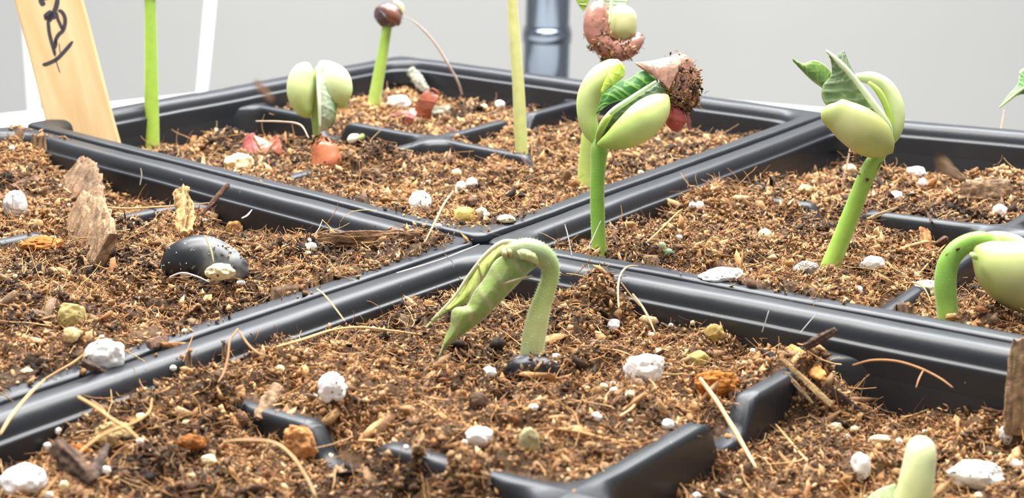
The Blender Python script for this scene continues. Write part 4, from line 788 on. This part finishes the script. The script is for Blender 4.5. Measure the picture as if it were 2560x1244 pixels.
def chip(x1, y1, x2, y2, w_, label, col, thick=.5, col2=None, name='bark_chip', cat='bark chip', off1=0., off2=0., taper=(1, .8), ridges=5, D=None, bend=0., D2=None, rough=1.):
    """elongated splinter of bark with long ridges; ends seen at the two picture points; off = cm nearer than the soil"""
    off1 += .12; off2 += .12; Da = (soil_hit(x1, y1)[1] if D is None else D)-off1; Db = (soil_hit(x2, y2)[1] if D2 is None else D2)-off2
    A = at(x1, y1, Da); B = at(x2, y2, Db); T = B-A; L_ = np.linalg.norm(T); T /= L_
    n = 26; seg = 26; s = (Da+Db)/2/FPX; r = w_*.5*s
    side = np.cross(T, Fw); side /= np.linalg.norm(side); nz_ = np.cross(T, side)
    t = np.linspace(0, 1, n); th = np.linspace(0, 2*math.pi, seg, endpoint=False)
    sd = int(x1+y1*3) % 91
    wd = (taper[0]*(1-t)+taper[1]*t)*np.sin(np.pi*(t*.86+.07))**.22
    co = np.sign(np.cos(th))*np.abs(np.cos(th))**.7; si = np.sign(np.sin(th))*np.abs(np.sin(th))**.7
    V = A+T*L_*t[:, None, None]+side*bend*r*np.sin(math.pi*t)[:, None, None]+(side*co[None, :, None]+nz_*si[None, :, None]*thick)*(r*wd)[:, None, None]
    V = V.reshape(-1, 3); c = np.repeat(A+T*L_*t[:, None], seg, 0); d = V-c
    q = np.stack([d@side/r*1.3, d@nz_/r*1.3, ((V-A)@T)/L_*1.1], -1)
    k = .16*rough*vnoise(q, ridges/2., sd)+.10*rough*vnoise(q, ridges, sd+1); q2 = np.stack([q[:, 0], q[:, 1], q[:, 2]*6], -1); k = k+.10*rough*vnoise(q2, 2, sd+4)
    V = c+d*(1+k[:, None]); endj = (.07*L_*vnoise(q*np.array([1, 1, .01]), 2.5, sd+7)); V = V+T[None]*endj[:, None]*(np.repeat(t, seg)[:, None]*2-1)*.5
    F = grid_faces(n, seg, True).tolist()+[list(range(seg))[::-1], [(n-1)*seg+j for j in range(seg)]]
    C = np.array(col)*np.clip(1+2.6*k, .35, 1.6)[:, None]
    if col2 is not None:
        m_ = (vnoise(q, 1.7, sd+5)*.5+.5)[:, None]; C = C*(1-m_)+np.array(col2)*np.clip(1+2.6*k, .35, 1.6)[:, None]*m_
    return tag(link(name, V, F, M['bark'], None, C, smooth=False), label, cat)
TAN = lin('b38a62'); BRN = lin('8a6a50'); DRK = lin('4a3b33'); ORG = lin('bd8248')
chip(185, 425, 232, 528, 104, 'upper grey-brown bark slab with grooves in the left pack', lin('93775c'), .22, lin('7a6350'), off1=.7, off2=.4, ridges=14, rough=1.1, taper=(1.25, 1))
chip(190, 528, 262, 628, 150, 'broad lower bark slab below the grooved upper one in the left pack', lin('a5886a'), .22, lin('8b7058'), off1=.5, off2=.35, ridges=14, rough=1.1, taper=(.95, 1.05))
chip(108, 440, 30, 466, 22, 'thin dark bark strip left of the grooved slab', DRK, .5, BRN)
chip(148, 462, 98, 452, 20, 'small black bark strip touching the grooved slab', DRK, .5)
chip(452, 478, 458, 588, 40, 'upright tan lumpy bark piece against the wall in the left pack', lin('b08a5c'), .8, lin('9c7f56'), off1=.0, off2=.1, bend=.3, taper=(1.2, .8), D=soil_hit(455, 560)[1]-.1, rough=2.2)
chip(505, 535, 571, 460, 12, 'thin bent grey-brown twig leaning up the wall behind the black bean', lin('7f6557'), 1., name='twig', cat='twig', D=soil_hit(500, 560)[1]-.2, D2=soil_hit(500, 560)[1]-.1, rough=.8, taper=(.8, 1.2))
chip(1170, 508, 1282, 480, 22, 'dark brown twig lying in the front cell of the back pack', lin('5f4a3e'), .9, name='twig', cat='twig', off1=.05, off2=.05)
chip(650, 1048, 694, 962, 44, 'grey-brown split wood chip leaning over the divider at lower left centre', lin('8a6f56'), .5, lin('a08468'), off1=.12, off2=.2, ridges=7)
chip(137, 1110, 232, 1206, 52, 'dark blurred forked twig at lower left', lin('57473d'), .9, lin('6e5848'), name='forked_twig', cat='twig', D=12.9, D2=12.7, rough=1.3)
chip(226, 1200, 270, 1110, 30, 'grey fork branch behind the dark blurred twig', lin('6b5c54'), .8, name='forked_twig', cat='twig', D=12.9, D2=13.2, taper=(1.2, .5))
chip(2012, 868, 2092, 824, 24, 'dark knobbly twig poking up at the divider arch', lin('4f4039'), .9, lin('6b574b'), name='twig', cat='twig', off1=.3, D2=soil_hit(2012, 868)[1]-.45, rough=1.3)
chip(1972, 872, 2058, 945, 42, 'orange porous bark chip at the end of the divider', lin('c18a50'), .5, lin('b07a48'), off1=.2, off2=.2, rough=1.5)
chip(1950, 895, 2078, 1012, 20, 'long tan splinter under the orange chip', lin('a58a62'), .6, lin('8b7050'), off1=.2, off2=.1, taper=(.8, .9))
chip(1962, 930, 2030, 1006, 12, 'thin grey splinter beside the long tan one', lin('8b755a'), .6, off1=.12, off2=.05)
chip(2078, 976, 2168, 1044, 30, 'dark purple-brown split chip below the orange chip', lin('4f423f'), .5, off1=.12, off2=.1, ridges=8, taper=(.9, .6))
chip(2536, 1085, 2546, 848, 56, 'tall upright pitted bark strip at the right edge', lin('b89c7a'), .4, lin('8a705a'), D=soil_hit(2480, 1060)[1]-.1, D2=soil_hit(2480, 1060)[1]-.25, ridges=9, rough=1.2, taper=(1.2, .7))
chip(405, 862, 535, 866, 20, 'orange-tan wood sliver lying across the lip below the bean', lin('b98452'), .6, lin('a0704a'), off1=.08, off2=.12, taper=(.9, .7))
chip(372, 862, 415, 846, 30, 'brown bark crumb at the left end of the orange sliver', lin('7d6250'), .6, off1=.05, off2=.05)
chip(200, 905, 270, 935, 20, 'dark twig end under the biggest perlite lump', lin('5f4f45'), .8, name='twig', cat='twig', off1=.08, off2=.15)
chip(1025, 175, 1070, 232, 28, 'light grey weathered twig standing against the back corner wall', lin('a3a195'), .9, lin('7f7d72'), name='twig', cat='twig', D=soil_hit(1065, 240)[1]+.35, D2=soil_hit(1065, 240)[1]-.05, rough=1.3)
chip(1015, 300, 1120, 278, 34, 'light grey lumpy twig lying under the red husk curl', lin('aaa595'), .8, lin('86826f'), name='twig', cat='twig', off1=.1, off2=.1, rough=1.9, bend=.5)
chip(1112, 318, 1160, 345, 18, 'smooth reddish-brown twig in the back cell beside the divider', lin('6f4f45'), .9, name='twig', cat='twig', off1=.1, off2=.1, rough=.5)
chip(640, 205, 680, 250, 16, 'thin brown stick leaning on the back left rim', lin('8f6a50'), .8, name='twig', cat='twig', D=soil_hit(690, 262)[1]+.1, D2=soil_hit(690, 262)[1])
chip(2350, 410, 2412, 448, 26, 'flat brown chip near the far wall of the sunken right cell', lin('8a6c50'), .5, lin('a5845f'), off1=.2, off2=.1)
chip(2405, 480, 2525, 468, 60, 'wide grey-brown clod-like chip at the right of the sunken cell', lin('8b7360'), .5, lin('9f8468'), off1=.1, off2=.1, rough=1.4)
chip(2295, 485, 2330, 556, 10, 'thin dark twig leaning on the far divider at right', lin('4d3d35'), .9, name='twig', cat='twig', off1=.1, off2=.2)
chip(2352, 598, 2366, 634, 36, 'flat round brown chip standing by the far divider at right', lin('6f5647'), .35, off1=.3, off2=.05, taper=(1.1, .7))
chip(2310, 572, 2318, 630, 30, 'crinkled orange-brown flake standing by the far divider', lin('a87448'), .5, lin('8c5f3c'), off1=.3, off2=.05, rough=1.6)
chip(2168, 548, 2240, 520, 10, 'pale bent root piece behind the leaning leafy stem', lin('a58a6a'), .9, name='root', cat='root', off1=.1, off2=.1)
chip(1526, 560, 1552, 612, 24, 'pointed brown flake beside the large seedling stem', lin('7f6350'), .5, off1=.1, off2=.05, taper=(.5, 1.1))
chip(800, 600, 1050, 590, 40, 'long matted dark fibrous clod near the corner where the packs meet', lin('5c4636'), .7, lin('8a6a4c'), off1=.12, off2=.1, rough=1.5, ridges=9, name='soil_clod', cat='soil lump')
chip(2395, 790, 2330, 800, 22, 'small tan crumb perched on the lip by the arched stem', lin('b28a5e'), .8, off1=.05, off2=.1, name='soil_nugget', cat='soil lump', rough=1.6)
chip(2090, 880, 2128, 900, 26, 'curled red-brown flake right of the dark knobbly twig', lin('7d563f'), .6, off1=.2, off2=.1, rough=1.6)
chip(2095, 925, 2120, 912, 34, 'flat yellow-tan flake right of the orange chip', lin('b59a62'), .3, off1=.1, off2=.1)
chip(570, 575, 600, 562, 34, 'light orange flake near the wall right of the bent twig', lin('b98c58'), .5, off1=.1, off2=.1)
chip(632, 555, 652, 578, 28, 'tan oval flake in front of the left pack wall', lin('c09460'), .35, off1=.1, off2=.1)
chip(710, 562, 730, 545, 24, 'grey-olive flake standing by the left pack wall', lin('96845c'), .5, off1=.1, off2=.1)

def strand(pts, wpx, label, col='d0a678', ends=None, lift=.08, name='coir_fibre', cat='fibre', D=None, n=34, wend=.5):
    """one long fibre through picture points; its depth runs between the soil seen at its two ends (or at the points given)"""
    if D is not None: Da, Db = D
    else:
        ends = ends or (pts[0], pts[-1]); Da = soil_hit(*ends[0])[1]-lift; Db = soil_hit(*ends[-1])[1]-lift
    k = len(pts); P = [at(x, y, Da+(Db-Da)*i/(k-1)) for i, (x, y) in enumerate(pts)]
    r = wpx*.5*(Da+Db)/2/FPX; V, F = tube(P, [r*.85, r, r, r*wend], n, 8, 1, None, .15, 5)
    return tag(link(name, V, F, M['fibre'], None, lin(col)), label, cat)
strand([(160, 470), (205, 500), (260, 516), (320, 521), (400, 517), (460, 513), (522, 507)], 5, 'long thin straw curving over the bark slabs in the left pack', 'd2a877', ends=((160, 478), (430, 560)))
strand([(1750, 946), (1790, 1000), (1830, 1065), (1868, 1130), (1890, 1168)], 12, 'thick pale straw crossing the divider notch', 'e2b988', ends=((1750, 948), (1890, 1170)), lift=.5)
strand([(1922, 1042), (1960, 1085), (2000, 1132), (2045, 1178), (2095, 1220)], 7, 'straight pale straw lying in the lower right cell', 'deb27c')
strand([(0, 1085), (28, 1040), (62, 998), (90, 968), (112, 948)], 8, 'pale straw bridging the lips at the left edge', 'dcb07c', lift=.2, D=(13.2, 14.7))
strand([(112, 948), (150, 925), (185, 905), (215, 880)], 7, 'tan root running up to the biggest perlite lump', 'bd9060')
strand([(196, 992), (235, 1015), (280, 1048), (320, 1072), (355, 1105)], 9, 'thick tan root at lower left pointing at the forked twig', 'cf9f68', D=(13.8, 13.2))
strand([(98, 1244), (150, 1185), (200, 1130), (260, 1085), (330, 1058), (372, 1030), (380, 995)], 7, 'long curved straw crossing the thick tan root', 'c99c66', D=(12.4, 14.0))
strand([(228, 1000), (255, 1020), (275, 1050)], 5, 'short thin root above the thick tan root', 'b58e62', D=(13.9, 13.5))
strand([(595, 822), (575, 850), (570, 890), (560, 930), (545, 955)], 6, 'thin brown root hanging over the rim at left centre', 'b98a60', D=(15.6, 15.0))
strand([(598, 828), (620, 860), (645, 882), (672, 890)], 6, 'bent brown root inside the front pack rim', 'a98258', D=(15.7, 15.2))
strand([(793, 722), (812, 738), (838, 770), (862, 802)], 4, 'thin straw bridging the two lips left of the hooked leaves', 'cfae7c', D=(17.3, 16.3))
strand([(682, 869), (760, 848), (830, 825), (900, 818), (980, 826), (1055, 836)], 6, 'long straw lying on the pale coir left of the leaf tips', 'd9ae78', lift=.12)
strand([(700, 862), (770, 842), (850, 815)], 5, 'shorter straw beside the long one on the pale coir', 'cfa26c', lift=.12)
strand([(1133, 478), (1110, 510), (1085, 560), (1062, 605)], 6, 'slanting tan straw crossing the rim just left of the pack corner', 'd0a878', D=(21.8, 20.2))
strand([(992, 682), (1060, 662), (1120, 642), (1170, 622), (1198, 610)], 3.6, 'fine silver hair lying along the lip at the pack corner', 'cfcfcb', D=(17.9, 20.0), name='root_hair', cat='root')
strand([(1112, 635), (1122, 645), (1133, 658), (1134, 668)], 2.4, 'tiny dark curl crossing the silver hair', '5a5a5c', D=(18.9, 18.7), name='root_hair', cat='root')
strand([(1547, 770), (1545, 720), (1552, 685), (1570, 666), (1594, 664)], 5, 'looped pale root hooked over the lip right of the soil clod', 'cdab82', D=(17.5, 18.9))
strand([(1582, 735), (1605, 765), (1622, 795), (1638, 832)], 5.5, 'pale bent root standing in front of the wall', 'c9a87c', D=(17.3, 16.7))
strand([(1552, 705), (1575, 735), (1600, 765)], 3, 'thin arched root beside the looped one', 'b08f68', D=(17.5, 17.3))
strand([(1610, 612), (1650, 575), (1690, 535), (1706, 522)], 4.5, 'straight tan fibre in the right pack beside the soil heap', 'c49c68')
strand([(1578, 590), (1592, 625), (1612, 650), (1635, 672)], 4, 'thin crossing fibre right of the large stem', 'c9a06c')
strand([(1155, 236), (1145, 205), (1120, 160), (1085, 105), (1045, 62), (1012, 40)], 5.5, 'long pinkish rootlet rising from the back cell to the dark seed head', 'd3c2b6', D=(34.5, 33), name='rootlet', cat='root', wend=.25, n=50)
strand([(2492, 440), (2494, 390), (2502, 330), (2510, 275)], 6, 'upright pinkish rootlet under the leaf at the right edge', 'b89a86', D=(31.0, 31.5), name='rootlet', cat='root', wend=.3)
strand([(2125, 372), (2120, 400), (2114, 425), (2106, 450)], 5, 'short upright rootlet under the oval seed lobe', 'a88b74', D=(27.4, 27.2), name='rootlet', cat='root')
strand([(2098, 870), (2120, 905), (2150, 928)], 4, 'pale fibre right of the orange chip', 'c9a271')
strand([(2132, 912), (2180, 900), (2240, 902), (2300, 920), (2350, 945), (2382, 968)], 5, 'long wavy tan root along the wall of the lower right cell', 'b98a5c', D=(16.0, 15.2))
strand([(2310, 922), (2298, 945), (2290, 968)], 4, 'short branch root above the squarish perlite', 'b98f64', D=(15.8, 15.6))
strand([(2236, 628), (2290, 610), (2330, 605), (2362, 618)], 9, 'thick wavy tan root left of the arched stem', 'c39c6e')
strand([(2270, 712), (2310, 670), (2345, 630), (2370, 605)], 5, 'thin straight fibre reaching the arched stem', 'bb905f')
strand([(2240, 712), (2280, 706), (2310, 720), (2330, 760)], 4, 'curved fibre over the divider end at right', 'c9a26e')
strand([(1370, 1082), (1400, 1072), (1450, 1080), (1520, 1098), (1600, 1106)], 8, 'tan root arching over the soil left of the divider', 'cda06a')
strand([(1550, 1040), (1580, 1020), (1600, 995), (1630, 990)], 8, 'kinked tan root below the large rounded perlite', 'cfa676')
strand([(1500, 870), (1540, 875), (1585, 890)], 4.5, 'thin straight fibre above the large rounded perlite', 'c9a06c')
strand([(1070, 970), (1130, 965), (1180, 955), (1232, 946)], 6, 'tan fibre leading to the small slanting perlite', 'c59a68')
strand([(560, 1105), (600, 1100), (680, 1105), (730, 1140), (770, 1200), (790, 1240)], 8, 'long blurred straw arching in the foreground', 'd0a878', D=(13.4, 12.6))
strand([(1460, 1205), (1440, 1190), (1430, 1178)], 5, 'short pale fibre on the divider hub', 'c9a77f', D=(13.9, 14.0))
strand([(640, 303), (700, 304), (750, 312), (772, 345)], 5, 'grey-tan stem arching in front of the back divider', 'b3a08a', D=(27.5, 26.5))
strand([(512, 588), (522, 610), (530, 634), (534, 655)], 4, 'short yellow fibre lying on top of the black bean', 'd6be88', D=(18.35, 18.2))
strand([(424, 692), (455, 682), (490, 690), (524, 705)], 4, 'white thread across the foot of the black bean', 'd9d0c4', D=(17.9, 17.85))
strand([(350, 462), (354, 440), (352, 420)], 4, 'upright grey hair root against the left wall', 'a9a49a', D=(23.9, 23.9), name='root_hair', cat='root')
strand([(605, 545), (618, 538), (630, 524)], 5, 'short white root tip against the wall right of the bean', 'd6d6d2', D=(20.6, 20.9), name='root_hair', cat='root')
strand([(787, 585), (798, 570), (806, 550)], 3, 'tiny grey root tip near the corner wall', 'a9a49a', D=(19.9, 20.1), name='root_hair', cat='root')
for a, b, c, nm_ in (((1466, 625), (1480, 600), (1502, 552), 'first'), ((1430, 640), (1420, 590), (1412, 560), 'second')):
    strand([a, b, c], 3, 'fine pale hair root rising beside the large stem' if nm_ == 'first' else 'fine hair root standing left of the large stem foot', 'a8a49c', D=(20.2, 20.6), name='root_hair', cat='root')
strand([(1905, 830), (1918, 790), (1922, 775)], 2.6, 'cobweb-thin hair on the dark wall near the dark twig', '9a9a98', D=(16.9, 17.0), name='root_hair', cat='root')
strand([(2000, 832), (2020, 808), (2045, 780)], 2.6, 'cobweb-thin slanting hair above the dark knobbly twig', '9a9a98', D=(16.8, 17.1), name='root_hair', cat='root')
# red-brown husk pieces
def husk(name, x, y, sheets, label):
    pl = Plant(name, x, y, label, 'seed husk')
    for i, (c1, c2, col) in enumerate(sheets): leaf(pl, 'husk_piece', c1, c2, mt='coat', col=lin(col), vcol=lin(col), veins=2, thick=.02, bulge=.0, wav=.05, seed=i+2)
husk('husk_shards', 650, 385, [([(602, 380, -.1), (612, 345, -.1), (634, 332, -.15), (640, 352, -.15)], [(612, 386, -.2), (625, 390, -.25), (640, 392, -.28), (652, 388, -.28)], 'b4605a'),
     ([(632, 334, -.12), (642, 355, -.2), (650, 372, -.22), (660, 390, -.2)], [(640, 342, -.1), (660, 350, -.05), (672, 356, -.05), (690, 350, -.1)], 'c47a62'),
     ([(690, 336, -.1), (698, 350, -.12), (704, 366, -.12), (704, 384, -.1)], [(672, 356, -.1), (676, 368, -.12), (688, 378, -.15), (694, 386, -.12)], 'bb6e58')], 'broken reddish husk shards with pointed edges left of the twin bean')
husk('husk_curl', 1060, 300, [([(1040, 290, -.1), (1038, 262, -.15), (1055, 236, -.2), (1075, 224, -.2)], [(1078, 300, -.1), (1080, 275, -.25), (1092, 255, -.3), (1098, 238, -.25)], 'a2563a'),
     ([(1070, 226, -.2), (1082, 220, -.3), (1096, 232, -.3), (1096, 250, -.2)], [(1072, 240, -.1), (1080, 240, -.12), (1086, 244, -.12), (1086, 250, -.1)], 'b5684a'),
     ([(998, 318, -.15), (1010, 300, -.2), (1022, 284, -.2), (1034, 274, -.15)], [(1010, 322, -.1), (1028, 312, -.2), (1036, 298, -.25), (1044, 282, -.2)], '96443a'),
     ([(975, 286, -.1), (1000, 278, -.12), (1025, 276, -.1)], [(982, 292, -.1), (1004, 288, -.14), (1026, 284, -.12)], 'b07668')], 'curled rust-red husk with a torn tail in the back cell')
bud = Plant('green_bud_scrap', 900, 345, 'small yellow-green sprout scrap with a white end right of the twin bean', 'plant scrap')
bud.body('stem', [(930, 333, -.1, 7), (912, 340, -.15, 9), (898, 346, -.15, 7)], 'stem', [lin('a9cf55'), lin('d3dc90')]); bud.body('tip', [(896, 340, -.1, 6), (882, 346, -.15, 11), (872, 352, -.1, 6)], 'perlite', W_)
s2 = Plant('sprout_scrap', 1660, 625, 'two tiny mint-green seed leaves lying in the right pack', 'plant scrap')
s2.body('seed_leaf', [(1650, 606, -.08, 3), (1656, 612, -.1, 8), (1664, 620, -.08, 3)], 'coty', lin('c6d8b4')); s2.body('seed_leaf', [(1662, 626, -.08, 3), (1672, 628, -.1, 8), (1684, 632, -.08, 3)], 'coty', lin('b4dcb8'))
